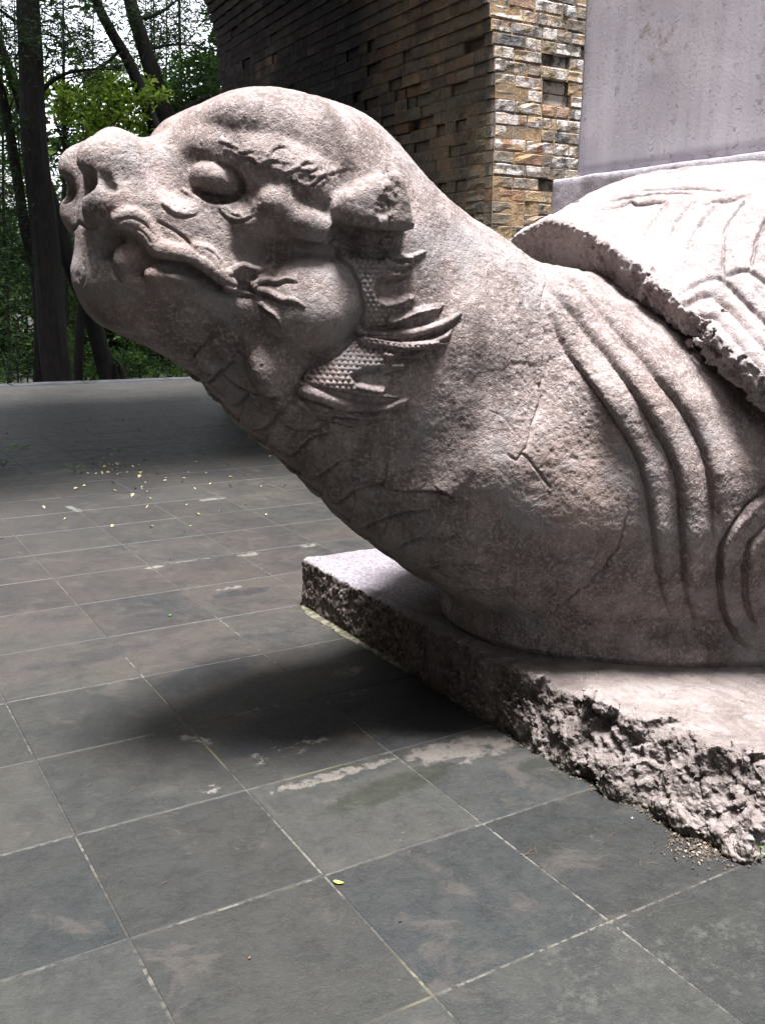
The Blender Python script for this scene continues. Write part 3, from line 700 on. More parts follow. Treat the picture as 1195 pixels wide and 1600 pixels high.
def slate(name, joined):
    m = NT(name, .5)
    if joined: rnd = m.n('ShaderNodeAttribute', attribute_name='tone').outputs['Fac']
    else: rnd = m.n('ShaderNodeObjectInfo').outputs['Random']
    o = m.xyz()
    big = m.noise(1.1, 4, .6); mid = m.noise(9, 8, .8); fine = m.noise(45, 5, .75); grit = m.noise(300, 3, .8)
    c = m.mix(m.ramp(rnd, .05, .95), (0.0107, 0.0133, 0.0123), (0.0160, 0.0169, 0.0149))
    r2 = m.math('FRACT', m.math('MULTIPLY', rnd, 7.31)); c = m.mix(m.ramp(r2, .55, .8, 0, .9), c, (0.0087, 0.0121, 0.0137))
    r3 = m.math('FRACT', m.math('MULTIPLY', rnd, 13.7)); c = m.mix(m.ramp(r3, .6, .95, 0, .6), c, (0.0199, 0.0198, 0.0165))
    c = m.mix(m.ramp(mid, .40, .70, 0, .40), c, (0.0234, 0.0247, 0.0220)); c = m.mix(m.ramp(mid, .52, .28, 0, .35), c, (0.0059, 0.0072, 0.0074))
    c = m.mix(m.math('MULTIPLY', m.ramp(big, .40, .62, .25, 1), m.ramp(o[1], 1.8, 4.0, .3, .85)), c, (0.0252, 0.0225, 0.0192))
    tn = m.math('MULTIPLY_ADD', m.math('FRACT', m.math('MULTIPLY', rnd, 3.17)), .65, .66); cbt = m.n('ShaderNodeVectorMath', operation='SCALE'); m.put(cbt.inputs[0], c); m.put(cbt.inputs['Scale'], tn); c = cbt.outputs[0]
    c = m.mix(m.math('MULTIPLY', m.ramp(o[1], 2.6, 4.6, 0, .6), m.ramp(m.noise(1.7, 5, .65, off=21), .34, .60)), c, (.0340, .0265, .0235))
    # farther off the stone is browner and dusty, with damp bands
    c = m.mix(m.ramp(o[1], 4.5, 7.5, 0, .6), c, m.mix(m.ramp(m.noise(.9, 5, .7, off=2), .4, .62), (0.0096, 0.0093, 0.0080), (0.0213, 0.0198, 0.0160)))
    c = m.mix(m.ramp(grit, .56, .74, 0, .5), c, (0.0478, 0.0507, 0.0467)); c = m.mix(m.ramp(grit, .43, .28, 0, .5), c, (0.0032, 0.0038, 0.0039))
    c = m.mix(m.ramp(m.noise(120, 2, .5, off=7), .68, .74, 0, .4), c, (0.0531, 0.0566, 0.0508))
    blot = m.ramp(m.noise(2.3, 7, .72, off=12, dist=.6), .47, .60); c = m.mix(m.math('MULTIPLY', blot, .42), c, (.0085, .0098, .0105)); blo2 = m.ramp(m.noise(3.7, 6, .7, off=15, dist=.8), .54, .66); c = m.mix(m.math('MULTIPLY', blo2, .45), c, (.042, .036, .031))
    fleck = m.ramp(m.noise(26, 6, .8, off=3), .63, .67)
    def patch(px, py, rx, ry, ang, col, thr=.5, sc=14, amt=1.0, soft=.06, z=0):
        nonlocal c
        x, y = gnd(px, py); b = m.blob(x, y, rx, ry, ang)
        n_ = m.noise(sc, 7, .75, off=px * .01)
        k = m.ramp(m.math('ADD', n_, m.math('MULTIPLY', m.math('SUBTRACT', b, 1.0), .55)), thr - soft, thr + soft)
        k = m.math('MULTIPLY', m.math('MULTIPLY', k, m.ramp(b, 0, .45)), m.math('MULTIPLY', m.ramp(m.math('ADD', fine, m.math('MULTIPLY', grit, .5)), .45, .85, .45, 1), amt)); c = m.mix(k, c, col)
    lime = (.115, .110, .100); dark = (.006, .0072, .0092); moss = (.0065, .0085, .0035)
    # soft shadow of head and neck painted into the slate; bluish stains, moss
    patch(330, 1050, .42, .16, 25, dark, .36, 5, .75, .12); patch(470, 1130, .50, .20, 15, dark, .34, 5, .85, .12); patch(380, 925, .25, .10, 0, (0.0059, 0.0072, 0.0099), .4, 6, .7, .1)
    patch(700, 1100, .5, .28, 20, (0.0045, 0.0046, 0.0041), .3, 5, .8, .1); patch(610, 1230, .42, .10, 8, moss, .40, 8, .75, .1); patch(120, 1030, .5, .14, 0, (0.0075, 0.0082, 0.0110), .42, 6, .55, .1)
    patch(560, 1000, .26, .30, 0, moss, .42, 7, .6, .1); patch(870, 1200, .16, .25, 60, moss, .42, 9, .7, .08)
    # lime bloom
    patch(540, 1052, .16, .09, 20, lime, .50, 16, .8); patch(560, 1080, .10, .05, 0, lime, .52, 22, .7); patch(450, 1170, .34, .10, 12, lime, .53, 18, .85, .04); patch(400, 1110, .2, .06, 0, lime, .57, 24, .6, .03)
    patch(725, 1172, .34, .15, -6, (.082, .072, .064), .42, 11, .85, .07); patch(520, 1212, .36, .05, 0, (.098, .089, .078), .44, 18, .8, .05); patch(305, 1155, .05, .13, 40, lime, .48, 24, .85, .04); patch(320, 1235, .12, .06, 0, lime, .55, 24, .8, .04)
    patch(700, 1192, .12, .03, 0, (0.0059, 0.0064, 0.0057), .38, 14, .8, .06)
    patch(243, 886, .09, .05, 0, (0.0958, 0.0991, 0.0859), .42, 30, .95, .04); patch(300, 876, .30, .018, 0, (0.0958, 0.0991, 0.0859), .48, 30, .85, .04); patch(390, 866, .14, .06, 0, (0.0958, 0.0991, 0.0859), .47, 24, .9, .04); patch(482, 852, .12, .06, 0, (0.0958, 0.0991, 0.0859), .45, 24, .9, .04)
    patch(360, 918, .16, .05, 0, lime, .50, 24, .8, .04); patch(116, 795, .05, .22, 10, (0.0857, 0.0881, 0.0781), .44, 20, .9, .04); patch(330, 780, .22, .06, 0, (0.1063, 0.1103, 0.0961), .48, 20, .8, .04)
    patch(20, 742, .8, .30, 0, (0.0452, 0.0435, 0.0344), .36, 6, .85, .05); patch(70, 700, .28, .5, 0, (0.0345, 0.0347, 0.0288), .46, 8, .7, .06); patch(280, 712, .35, .25, 0, (0.0372, 0.0377, 0.0329), .53, 9, .7, .04); patch(205, 680, .35, .2, 0, (0.0372, 0.0377, 0.0329), .50, 9, .6, .04)
    patch(330, 645, 1.0, .5, 0, (0.0265, 0.0290, 0.0302), .44, 4, .7, .08); patch(130, 600, 2.6, .5, 0, (0.0239, 0.0276, 0.0302), .40, 2.5, .7, .1); patch(430, 750, .4, .2, 0, (0.0372, 0.0377, 0.0329), .55, 10, .6, .04)
    patch(100, 640, 3.0, 1.1, 0, (0.0059, 0.0064, 0.0060), .36, 2, .35, .12)
    for k in range(2): c = m.mix(m.math('MULTIPLY', fleck, m.ramp(m.noise(1.3 + k, 2, off=9 + k), .60, .68, 0, .5)), c, lime)
    # coarse speckled worn slabs at the near right
    x, y = gnd(1010, 1500); b = m.blob(x, y, .5, .28, 0); c = m.mix(m.math('MULTIPLY', b, m.ramp(m.noise(22, 6, .8, off=1), .50, .66)), c, (0.0306, 0.0319, 0.0275))
    rough = m.math('ADD', m.ramp(mid, .3, .7, .42, .62), m.math('MULTIPLY', m.ramp(fine, .3, .7), .12))
    n1 = m.bump(m.math('ADD', m.math('MULTIPLY', mid, 1.2), m.math('ADD', m.math('MULTIPLY', fine, .5), m.math('MULTIPLY', grit, .14))), .0075, .5)
    return m.fin(c, rough, n1, .35)
M_SL, M_SLJ = slate('slate', False), slate('slate_far', True)
def tile_local(w_, d_, seed):
    """slab with a worn chamfer, slightly wavy edge; top at z=0"""
    r = np.random.default_rng(seed); b = .0028; V = []
    hw, hd = w_ / 2, d_ / 2; rim = []
    for (x0, y0), (x1, y1) in (((-1, -1), (1, -1)), ((1, -1), (1, 1)), ((1, 1), (-1, 1)), ((-1, 1), (-1, -1))):
        for t in (0, .33, .67): rim.append((x0 + (x1 - x0) * t, y0 + (y1 - y0) * t))
    rim = np.array(rim); j = 1 - np.abs(r.normal(0, .0022, (12, 2))); j[::3] = 1 - np.abs(r.normal(0, .0035, (4, 1)))
    o = rim * [hw, hd] * j; inn = o * (1 - b / hw)
    V = np.concatenate([np.c_[o, np.full(12, -.03)], np.c_[o, np.full(12, -.0024)], np.c_[inn, np.zeros(12)]])
    F4 = [(k, (k + 1) % 12, 12 + (k + 1) % 12, 12 + k) for k in range(12)] + [(12 + k, 12 + (k + 1) % 12, 24 + (k + 1) % 12, 24 + k) for k in range(12)]
    return V, np.array(F4), np.array([[24 + k for k in range(12)]])
variants = []
for k in range(8):
    v, f4, f12 = tile_local(TS - .0040, TS - .0040, 100 + k); variants.append((v, f4, f12, mesh_np('paving_slab', v, [f4, f12], False)))
    variants[-1][3].materials.append(M_SL)
cells = []
for i in range(int((PX0 - TX0) / TS), int((PX1 - TX0) / TS)):
    for j in range(-16, 31):
        x = TX0 + (i + .5) * TS; y = TY0 + (j + .5) * TS
        if y + TS / 2 > PY1 - .5: continue
        if 2.15 < x - TS / 2 and x < 7.4 and 1.7 < y - TS / 2 and y + TS / 2 < 4.15: continue
        cs = np.array([(x - .26, y - .26, 0), (x + .26, y - .26, 0), (x + .26, y + .26, 0), (x - .26, y + .26, 0)]); px, py, z = proj(cs)
        vis = (z > .3).all() and px.max() > -5 and px.min() < 1200 and py.min() < 1605
        vis = vis and not (y > 6.8 and y < 12.9 and x > 5.4)
        area = abs(np.sum(px * np.roll(py, -1) - np.roll(px, -1) * py)) / 2 if vis else 0
        cells.append((area, x, y, i, j))
cells.sort(reverse=True)
SV = []; SF4 = []; SF12 = []; tone = []; nn = 0; rt = np.random.default_rng(3)
for n_, (area, x, y, i, j) in enumerate(cells):
    k = rt.integers(8); rz = 0; tilt = rt.normal(0, .0009, 2); dz = rt.normal(0, .0006)
    if n_ < 290 and area > 0:
        o = bpy.data.objects.new('paving_slab', variants[k][3]); COL.objects.link(o); o.parent = pav
        o.location = (x, y, dz - .0004); o.rotation_euler = (tilt[0], tilt[1], (k % 4) * math.pi / 2)
    else:
        v = variants[k][0] + np.array([x, y, dz - .0004]); SV.append(v); SF4.append(variants[k][1] + nn); SF12.append(variants[k][2] + nn); nn += len(v); tone.append(rt.random())
me = mesh_np('paving_slabs_far', np.concatenate(SV), [np.concatenate(SF4), np.concatenate(SF12)], False)
at_ = me.attributes.new('tone', 'FLOAT', 'FACE'); at_.data.foreach_set('value', np.concatenate([np.repeat(tone, 24), tone]).astype(np.float32)); me.materials.append(M_SLJ)
o = link('paving_slabs', me, None, pav); o['kind'] = 'stuff'
# terrace edge: long kerb stones
m = NT('kerb_stone', .55); m.fin(m.mix(m.ramp(m.noise(2.5, 5, .7), .4, .6), (.018, .018, .02), (.05, .05, .057)), .5, m.bump(m.noise(30, 5, .7), .008), .4)
x = PX0; k = 0; kme = {}
kerb = empty('kerb', (0, PY1 - .25, 0)); tag(kerb, 'long grey kerb stones edging the terrace before the trees', kind='structure')
while x < PX1:
    L = [1.2, 1.45, 1.0][k % 3]
    if L not in kme:
        V, F = join_np([(boxv(-L / 2 + .004, -.245, -.4, L / 2 - .004, .25, -.012), BOXF), (boxv(-L / 2 + .014, -.236, -.0125, L / 2 - .014, .24, .004), BOXF)]); kme[L] = mesh_np('kerb_stone', V, F, False); kme[L].materials.append(m.m)
    o = bpy.data.objects.new('kerb_stone', kme[L]); COL.objects.link(o); o.parent = kerb; o.location = (x + L / 2, 0, random.uniform(-.004, .004)); x += L; k += 1
tag(link('terrace', mesh_np('terrace', boxv(PX0 + .05, -9, -1.35, PX1 - .05, PY1 - .02, -.41), BOXF, False), m.m), kind='structure')

# ================================================================ BRICK GATEHOUSE
JX, WY, WY2, CH = 5.14, 6.86, 12.9, .1
WH = 10.0; HALF = 2.3; CXA = JX - HALF
def jamb_x(y, z):
    s = np.clip((y - WY) / (WY2 - WY), 0, 1); a = .12 * np.maximum(z - 2.9, 0) ** 2; q = np.clip(z - 4.3, 0, HALF); b = HALF - np.sqrt(HALF ** 2 - q ** 2)
    return JX - ((1 - s) * np.minimum(a, 1.0) + s * b)
def brick_mat(name, joined):
    m = NT(name, .85)
    if joined: rnd = m.n('ShaderNodeAttribute', attribute_name='tone').outputs['Fac']
    else: rnd = m.n('ShaderNodeObjectInfo').outputs['Random']
    o = m.xyz(); nx = m.xyz(m.n('ShaderNodeNewGeometry').outputs['Normal'])
    r2 = m.math('FRACT', m.math('MULTIPLY', rnd, 5.7)); r3 = m.math('FRACT', m.math('MULTIPLY', rnd, 17.3))
    c = m.mix(rnd, (.060, .052, .044), (.21, .172, .13)); c = m.mix(m.ramp(r2, .68, .8), c, (.062, .062, .068)); c = m.mix(m.ramp(r3, .84, .9), c, (.22, .115, .07))
    c = m.mix(m.ramp(m.noise(20, 6, .75), .45, .68, 0, .6), c, (.30, .26, .20)); c = m.mix(m.ramp(m.noise(9, 4, .6, off=3), .52, .7, 0, .6), c, (.06, .055, .052))
    # white salts bloom on the inner face, ochre wash below them
    front = m.ramp(o[1], WY + .09, WY + .04)
    salt = m.math('MULTIPLY', front, m.math('MULTIPLY', m.ramp(o[2], 2.2, 2.75), m.ramp(m.noise(7, 6, .75, vec=m.vscale(m.pos, (1, 1, .7))), .42, .56)))
    salt = m.math('MULTIPLY', salt, m.ramp(m.math('FRACT', m.math('MULTIPLY', rnd, 3.3)), .75, .45, .15, 1)); c = m.mix(m.math('MULTIPLY', salt, .85), c, (.56, .54, .53))
    c = m.mix(m.math('MULTIPLY', front, m.ramp(m.noise(4, 5, .7, off=6), .48, .62, 0, .6)), c, (.42, .29, .15))
    # redder brick high up; the passage's deepening shade painted over it
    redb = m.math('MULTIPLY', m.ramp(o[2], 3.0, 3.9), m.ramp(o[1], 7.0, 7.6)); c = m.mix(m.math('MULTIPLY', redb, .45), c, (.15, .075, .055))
    passage_shade = m.math('MULTIPLY', m.ramp(o[1], 8.0, 9.2), m.ramp(m.noise(1.1, 4, .6), .25, .45)); c = m.mix(m.math('MULTIPLY', passage_shade, .93), c, (.011, .008, .0075))
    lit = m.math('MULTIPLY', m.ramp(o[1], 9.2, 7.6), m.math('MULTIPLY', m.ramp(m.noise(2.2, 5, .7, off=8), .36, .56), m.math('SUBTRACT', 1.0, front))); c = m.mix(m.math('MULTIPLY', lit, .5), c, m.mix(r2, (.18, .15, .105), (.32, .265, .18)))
    hgt = m.math('ADD', m.noise(35, 6, .75), m.math('MULTIPLY', m.voro(60), .35))
    return m.fin(c, .88, m.bump(hgt, .014, .75), .2)
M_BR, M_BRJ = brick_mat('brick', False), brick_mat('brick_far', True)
m = NT('brick_mortar', .9); o_ = m.xyz()
c = m.mix(m.ramp(m.noise(12, 5, .7), .4, .6), (.20, .135, .075), (.36, .24, .13)); c = m.mix(m.ramp(m.noise(3, 3, .6), .45, .6), c, (.10, .085, .07)); c = m.mix(m.ramp(o_[1], 8.0, 9.2, 0, .93), c, (.012, .009, .008))  # the same passage shade painted into the mortar
M_BM = m.fin(c, .9, m.bump(m.noise(50, 6, .75), .015))
# upper/far masonry that shows only as a mass: bricks as relief in the material
m = NT('brick_mass', .9)
def bw(vec):
    b = m.n('ShaderNodeTexBrick'); b.inputs['Scale'].default_value = 1; b.inputs['Brick Width'].default_value = .33; b.inputs['Row Height'].default_value = CH; b.inputs['Mortar Size'].default_value = .007
    m.put(b.inputs['Vector'], vec); m.put(b.inputs['Color1'], (.07, .058, .05)); m.put(b.inputs['Color2'], (.12, .10, .078)); m.put(b.inputs['Mortar'], (.14, .11, .08)); return b
o_ = m.xyz(); cb = m.n('ShaderNodeCombineXYZ'); m.put(cb.inputs[0], m.math('ADD', o_[0], o_[1])); m.put(cb.inputs[1], o_[2]); b = bw(cb.outputs[0])
c = m.mix(m.ramp(m.noise(3, 5, .7), .4, .65, 0, .7), b.outputs[0], (.07, .06, .055)); M_BMASS = m.fin(c, .9, m.bump(m.math('ADD', m.math('MULTIPLY', b.outputs[1], -1), m.math('MULTIPLY', m.noise(30, 5), .6)), .02))
gate = empty('brick_gatehouse', (5.9, 9.8, 0)); tag(gate, 'weathered old brick pavilion wall with deep arched passage, behind the stele', 'building')
REC = .085
# core behind the bricks, as a swept sheet: jamb + front
def grid_sheet(fn, us, vs, flip=False):
    U, Vv = np.meshgrid(us, vs, indexing='ij'); P = fn(U.ravel(), Vv.ravel()); nu, nv = len(us), len(vs); i, j = np.meshgrid(np.arange(nu - 1), np.arange(nv - 1), indexing='ij'); a = (i * nv + j).ravel()
    F = np.stack([a, a + nv, a + nv + 1, a + 1], 1); return P, F[:, ::-1] if flip else F
ZS = np.concatenate([np.arange(0, 4.31, .2), [4.35]])
E1 = 5.6
P1_, F1_ = grid_sheet(lambda y, z: np.stack([jamb_x(y, z) + REC, y, z], 1), np.linspace(WY + REC, WY2 - REC, 20), np.linspace(-.3, E1, 40))
P2_, F2_ = grid_sheet(lambda x, z: np.stack([np.where(x < JX + .01, jamb_x(WY, z) + REC, x), np.full_like(x, WY + REC), z], 1), np.concatenate([[JX], np.arange(JX + .4, 9.01, .6)]), np.linspace(-.3, E1, 40))
P3_, F3_ = grid_sheet(lambda x, z: np.stack([np.where(x < JX + .01, jamb_x(WY2, z) + REC, x), np.full_like(x, WY2 - REC), z], 1), np.concatenate([[JX], np.arange(JX + .4, 9.01, .6)]), np.linspace(-.3, E1, 40), True)
V, F = join_np([(P1_, F1_), (P2_, F2_), (P3_, F3_)]); world_part('wall_core', mesh_np('wall_core', V, F, False), M_BM, gate)
# mass above the built bricks, vault, left side, and the plain surrounding walls of the square court
parts = []
n_ = 28; th = np.linspace(0, math.pi, n_ + 1)
def arch_pts(y, lowz):
    """section of the opening from right springing to left springing above lowz"""
    pts = []
    for z in (lowz, lowz + .08): pts.append((float(jamb_x(y, z)), z))
    x0 = pts[-1][0]; hw = x0 - CXA; top = 6.65
    for t in np.linspace(.12, math.pi - .12, 20): pts.append((CXA + hw * math.cos(t), pts[1][1] + (top - pts[1][1]) * math.sin(t)))
    for z in (lowz + .08, lowz): pts.append((2 * CXA - float(jamb_x(y, z)), z))
    return pts
ys = np.linspace(WY, WY2, 9); rings = [arch_pts(y, E1) for y in ys]; nr = len(rings[0])
Vv = np.array([(x, y, z) for y, r in zip(ys, rings) for x, z in r]); Ff = np.array([(a * nr + b, a * nr + b + 1, (a + 1) * nr + b + 1, (a + 1) * nr + b) for a in range(len(ys) - 1) for b in range(nr - 1)]); parts.append((Vv, Ff))
for y, r, fl in ((WY, rings[0], False), (WY2, rings[-1], True)):
    V_ = [(x, y, z) for x, z in r] + [(x + (0 if 0 < k < nr - 1 else 0), y, WH) for k, (x, z) in enumerate(r)]; F_ = [(b, b + 1, nr + b + 1, nr + b) for b in range(nr - 1)]
    F_ = [q if fl else q[::-1] for q in F_]; parts.append((np.array(V_), np.array(F_)))
parts.append((boxv(float(jamb_x(WY, E1)) + .001, WY + .001, E1, 9.0, WY2 - .001, WH - .002), BOXF))
parts.append((boxv(-5.5, WY, -.3, 2 * CXA - JX, WY2, WH), BOXF)); parts.append((boxv(2 * CXA - JX - .002, WY + .002, 4.2, 2 * CXA - JX + .9, WY2 - .002, 4.22), BOXF))
parts.append((boxv(2 * CXA - JX - .5, WY + .003, WH - .3, JX + .5, WY2 - .003, WH - .001), BOXF))
V, F = join_np(parts); world_part('upper_wall', mesh_np('upper_wall', V, F, False), M_BMASS, gate)
world_part('side_wall', mesh_np('side_wall', boxv(-5.5, -3.2, -.3, -3.6, WY2, WH), BOXF, False), M_BMASS, gate)
world_part('side_wall', mesh_np('side_wall', *join_np([(boxv(9.0, -5.2, -.3, 11, WY2, WH), BOXF)]), False), M_BMASS, gate)
V, F = join_np([(boxv(-5.5, -5.2, -.3, .2, -3.2, WH), BOXF), (boxv(5.4, -5.2, -.3, 9, -3.2, WH), BOXF), (boxv(.2, -5.2, 4.6, 5.4, -3.2, WH), BOXF)]); world_part('rear_wall', mesh_np('rear_wall', V, F, False), M_BMASS, gate)

def brick_var(seed, nbr=5):
    """unit brick: x,z in -.5...5, relief face at y=0 looking -y, depth to +y ; sized in use"""
    r = np.random.default_rng(seed); n = 5; L, Hh, Dp = .32, .092, .12
    xs = np.array([-.5, -.47, -.15, .17, .47, .5]) ; zs = np.array([-.5, -.40, 0, .40, .5]); V = []
    for ix, x in enumerate(xs):
        for iz, z in enumerate(zs):
            rim = ix in (0, len(xs) - 1) or iz in (0, len(zs) - 1); corner = ix in (0, len(xs) - 1) and iz in (0, len(zs) - 1)
            y = (.005 if rim else 0) + r.normal(0, .0022) + (.010 * r.random() if corner else 0)
            V.append((x * L + r.normal(0, .0015), y, z * Hh + r.normal(0, .0012)))
    nz = len(zs); nx_ = len(xs); F = [(i * nz + j, (i + 1) * nz + j, (i + 1) * nz + j + 1, i * nz + j + 1) for i in range(nx_ - 1) for j in range(nz - 1)]
    b = len(V); V += [(sx_ * L / 2, Dp, sz_ * Hh / 2) for sx_, sz_ in ((-1, -1), (1, -1), (1, 1), (-1, 1))]
    c0, c1, c2, c3 = 0, (nx_ - 1) * nz, nx_ * nz - 1, nz - 1
    F += [(b, b + 1, c1, c0), (b + 1, b + 2, c2, c1), (b + 2, b + 3, c3, c2), (b + 3, b, c0, c3)]
    return np.array(V), np.array(F)
BV = []
for k in range(12):
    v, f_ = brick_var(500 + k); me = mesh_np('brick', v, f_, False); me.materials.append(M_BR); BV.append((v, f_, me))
bricks = []; rb = np.random.default_rng(11)
for cz in range(0, 56):
    z = (cz + .5) * CH; zl = rb.normal(0, .002)
    # inner face (normal -y)
    x = float(jamb_x(WY, z)) + (0 if cz % 2 else .0); first = True; run = cz % 2
    while x < 8.6:
        L = (.285 if (run + rb.integers(0, 2)) % 3 else .145) * rb.uniform(.9, 1.1)
        if first: L = .33 if cz % 2 else .20
        bricks.append(('f', x + L / 2, z + zl, L, rb.integers(12), first)); x += L + .009; first = False; run += 1
    y = WY + (.17 if cz % 2 == 0 else .005); run = 0
    if cz % 2 == 1: y = WY + .13
    else: y = WY + .13
    while y < WY2 - .1:
        L = (.26 if rb.random() < .5 else .135) * rb.uniform(.88, 1.1); L = min(L, WY2 - y)
        bricks.append(('j', y + L / 2, z + zl, L, rb.integers(12), False)); y += L + .017
items = []
for kind, u, z, L, k, first in bricks:
    if kind == 'f': P = np.array([[u, WY, z]]); 
    else: P = np.array([[float(jamb_x(u, z)), u, z]])
    px, py, d = proj(P); px, py, d = float(px[0]), float(py[0]), float(d[0])
    # what the tortoise and stele leave open to view
    vis = 330 < px < 915 and -12 < py < 395 and not (px > 905)
    if px < 770: vis = vis and py < np.interp(px, [340, 400, 480, 540, 600, 650, 700, 760], [160, 155, 170, 195, 245, 300, 345, 385])
    s = (L * FPX / d) * (abs(CR[0]) if kind == 'f' else .45) * (.09 * FPX / d) if vis else 0
    items.append((s, kind, u, z, L, k, first, px, py))
items.sort(key=lambda t: -t[0])
JV = []; JF = []; jt = []; nn = 0; count = 0; MV = []
for s, kind, u, z, L, k, first, px, py in items:
    rec = min(abs(rb.normal(0, .0035)), .009); e = rb.random()
    if not first and e > .95: rec += rb.uniform(.014, .03)
    # eaten-away spots
    for hx, hy, hr in ((882, 100, 22), (885, 130, 26), (880, 150, 18), (745, 60, 16), (740, 98, 14), (855, 285, 16), (770, 335, 12), (655, 200, 18), (700, 150, 8)):
        if math.hypot(px - hx, (py - hy) * 1.6) < hr and not first: rec = max(rec, rb.uniform(.035, .075))
    if kind == 'j' and not first and 560 < px < 720 and 130 < py < 300 and rb.random() < .35: rec += rb.uniform(.014, .03)
    if rec < .0135 or first:
        q = (L + (.011 if kind == 'f' else .019)) / 2; hz = CH / 2 + .001; mo = .0040 + rb.random() * .003
        xx = [(u - q, WY + mo), (u + q, WY + mo)] if kind == 'f' else [(float(jamb_x(u, z)) + mo, u + q), (float(jamb_x(u, z)) + mo, u - q)]
        MV += [(xx[0][0], xx[0][1], z - hz), (xx[1][0], xx[1][1], z - hz), (xx[1][0], xx[1][1], z + hz), (xx[0][0], xx[0][1], z + hz)]
    if kind == 'f': loc = Vector((u, WY + rec, z)); rz = 0; sc_ = (L / .32 * .995, 1, 1.0)
    else: loc = Vector((float(jamb_x(u, z)) + rec, u, z)); rz = -math.pi / 2; sc_ = (L / .32 * .995, 1, 1.0)
    rot = (rb.normal(0, .008), rb.normal(0, .008), rz + rb.normal(0, .010))
    if s > 0 and count < 296:
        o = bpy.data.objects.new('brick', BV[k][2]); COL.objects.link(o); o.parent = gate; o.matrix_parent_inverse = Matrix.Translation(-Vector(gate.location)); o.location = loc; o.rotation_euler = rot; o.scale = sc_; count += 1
    else:
        if kind == 'f' and u > 6.9: pass
        c_, s_2 = math.cos(rot[2]), math.sin(rot[2]); v = BV[k][0] * np.array(sc_); v = np.stack([v[:, 0] * c_ - v[:, 1] * s_2, v[:, 0] * s_2 + v[:, 1] * c_, v[:, 2]], 1) + np.array(loc)
        JV.append(v); JF.append(BV[k][1] + nn); nn += len(v); jt.append(rb.random())
world_part('mortar_joints', mesh_np('mortar_joints', np.array(MV), np.arange(len(MV)).reshape(-1, 4), False), M_BM, gate, 'stuff')
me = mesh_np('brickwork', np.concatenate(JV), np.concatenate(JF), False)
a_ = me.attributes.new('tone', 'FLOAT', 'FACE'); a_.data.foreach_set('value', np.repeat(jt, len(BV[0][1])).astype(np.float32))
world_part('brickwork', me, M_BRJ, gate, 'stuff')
# ================================================================ WOOD BEHIND THE TERRACE
def leaf_mat(name, c1, c2, trans=.35):
    m = NT(name, .55); r = m.n('ShaderNodeAttribute', attribute_name='tone').outputs['Fac']; c = m.mix(r, c1, c2); m.put(m.b.inputs['Base Color'], c); m.b.inputs['Specular IOR Level'].default_value = .1; m.b.inputs['Roughness'].default_value = .8
    tr = m.n('ShaderNodeBsdfTranslucent'); m.put(tr.inputs[0], m.mix(.5, c, (c2[0] * 1.3, c2[1] * 1.5, c2[2]))); mx = m.n('ShaderNodeMixShader'); mx.inputs[0].default_value = trans
    m.t.links.new(m.b.outputs[0], mx.inputs[1]); m.t.links.new(tr.outputs[0], mx.inputs[2]); o = m.t.nodes['Material Output']; m.t.links.new(mx.outputs[0], o.inputs[0]); return m.m
M_NEED = leaf_mat('dark_needles', (.004, .009, .004), (.014, .027, .009), .25)
M_LEAF = leaf_mat('green_leaves', (.007, .018, .004), (.025, .050, .010), .45)
M_DEEP = leaf_mat('deep_wood_leaves', (.005, .011, .004), (.022, .042, .010), .4)
M_YEL = leaf_mat('yellow_green_leaves', (.028, .048, .007), (.085, .125, .018), .5)
m = NT('bark', .9); c = m.mix(m.ramp(m.noise(14, 5, .7, vec=m.vscale(m.pos, (1, 1, .25))), .4, .62), (.003, .0024, .002), (.009, .0072, .006))
M_BARK = m.fin(c, .92, m.bump(m.noise(18, 6, .8, vec=m.vscale(m.pos, (1, 1, .2))), .14), .15)
def tubes(paths, nseg=9):
    V = []; F = []; nn = 0
    for pts, rad in paths:
        P = smooth_poly([tuple(p) for p in pts], 5); r = np.interp(np.linspace(0, 1, len(P)), np.linspace(0, 1, len(rad)), rad); T = np.gradient(P, axis=0); T /= np.linalg.norm(T, axis=1, keepdims=True)
        a = np.cross(T, [.31, .9, .12]); a /= np.linalg.norm(a, axis=1, keepdims=True); b = np.cross(T, a); th = np.linspace(0, 2 * math.pi, nseg + 1)[:-1]
        rr = r[:, None] * (1 + .08 * np.sin(th * 3 + P[:, 2:3] * 2)); ring = P[:, None] + rr[..., None] * (np.cos(th)[None, :, None] * a[:, None] + np.sin(th)[None, :, None] * b[:, None]); V.append(ring.reshape(-1, 3))
        for k in range(len(P) - 1):
            for q in range(nseg): F.append((nn + k * nseg + q, nn + k * nseg + (q + 1) % nseg, nn + (k + 1) * nseg + (q + 1) % nseg, nn + (k + 1) * nseg + q))
        nn += len(P) * nseg
    return np.concatenate(V), np.array(F)
rl = np.random.default_rng(21)
def leaves(clusters, size, asp=.6):
    """clusters: list of (centre, radii, n); returns a mesh of small bent leaf cards"""
    C = []; 
    for c, r, n in clusters:
        # sub-clumps make uneven density
        k = max(3, n // 45); sc = rl.normal(0, .55, (k, 3)); idx = rl.integers(0, k, n); p = sc[idx] + rl.normal(0, .17, (n, 3)); C.append(np.array(c) + p * np.array(r))
    C = np.concatenate(C); n = len(C); d = rl.normal(0, 1, (n, 3)); d[:, 2] *= .6; d /= np.linalg.norm(d, axis=1, keepdims=True); e = np.cross(d, rl.normal(0, 1, (n, 3))); e /= np.linalg.norm(e, axis=1, keepdims=True)
    s = size * rl.uniform(.6, 1.4, (n, 1)); V = np.stack([C - d * s, C - e * s * asp * .5, C + d * s, C + e * s * asp * .5], 1).reshape(-1, 3); F = np.arange(4 * n).reshape(-1, 4)
    return V, F, rl.random(n)
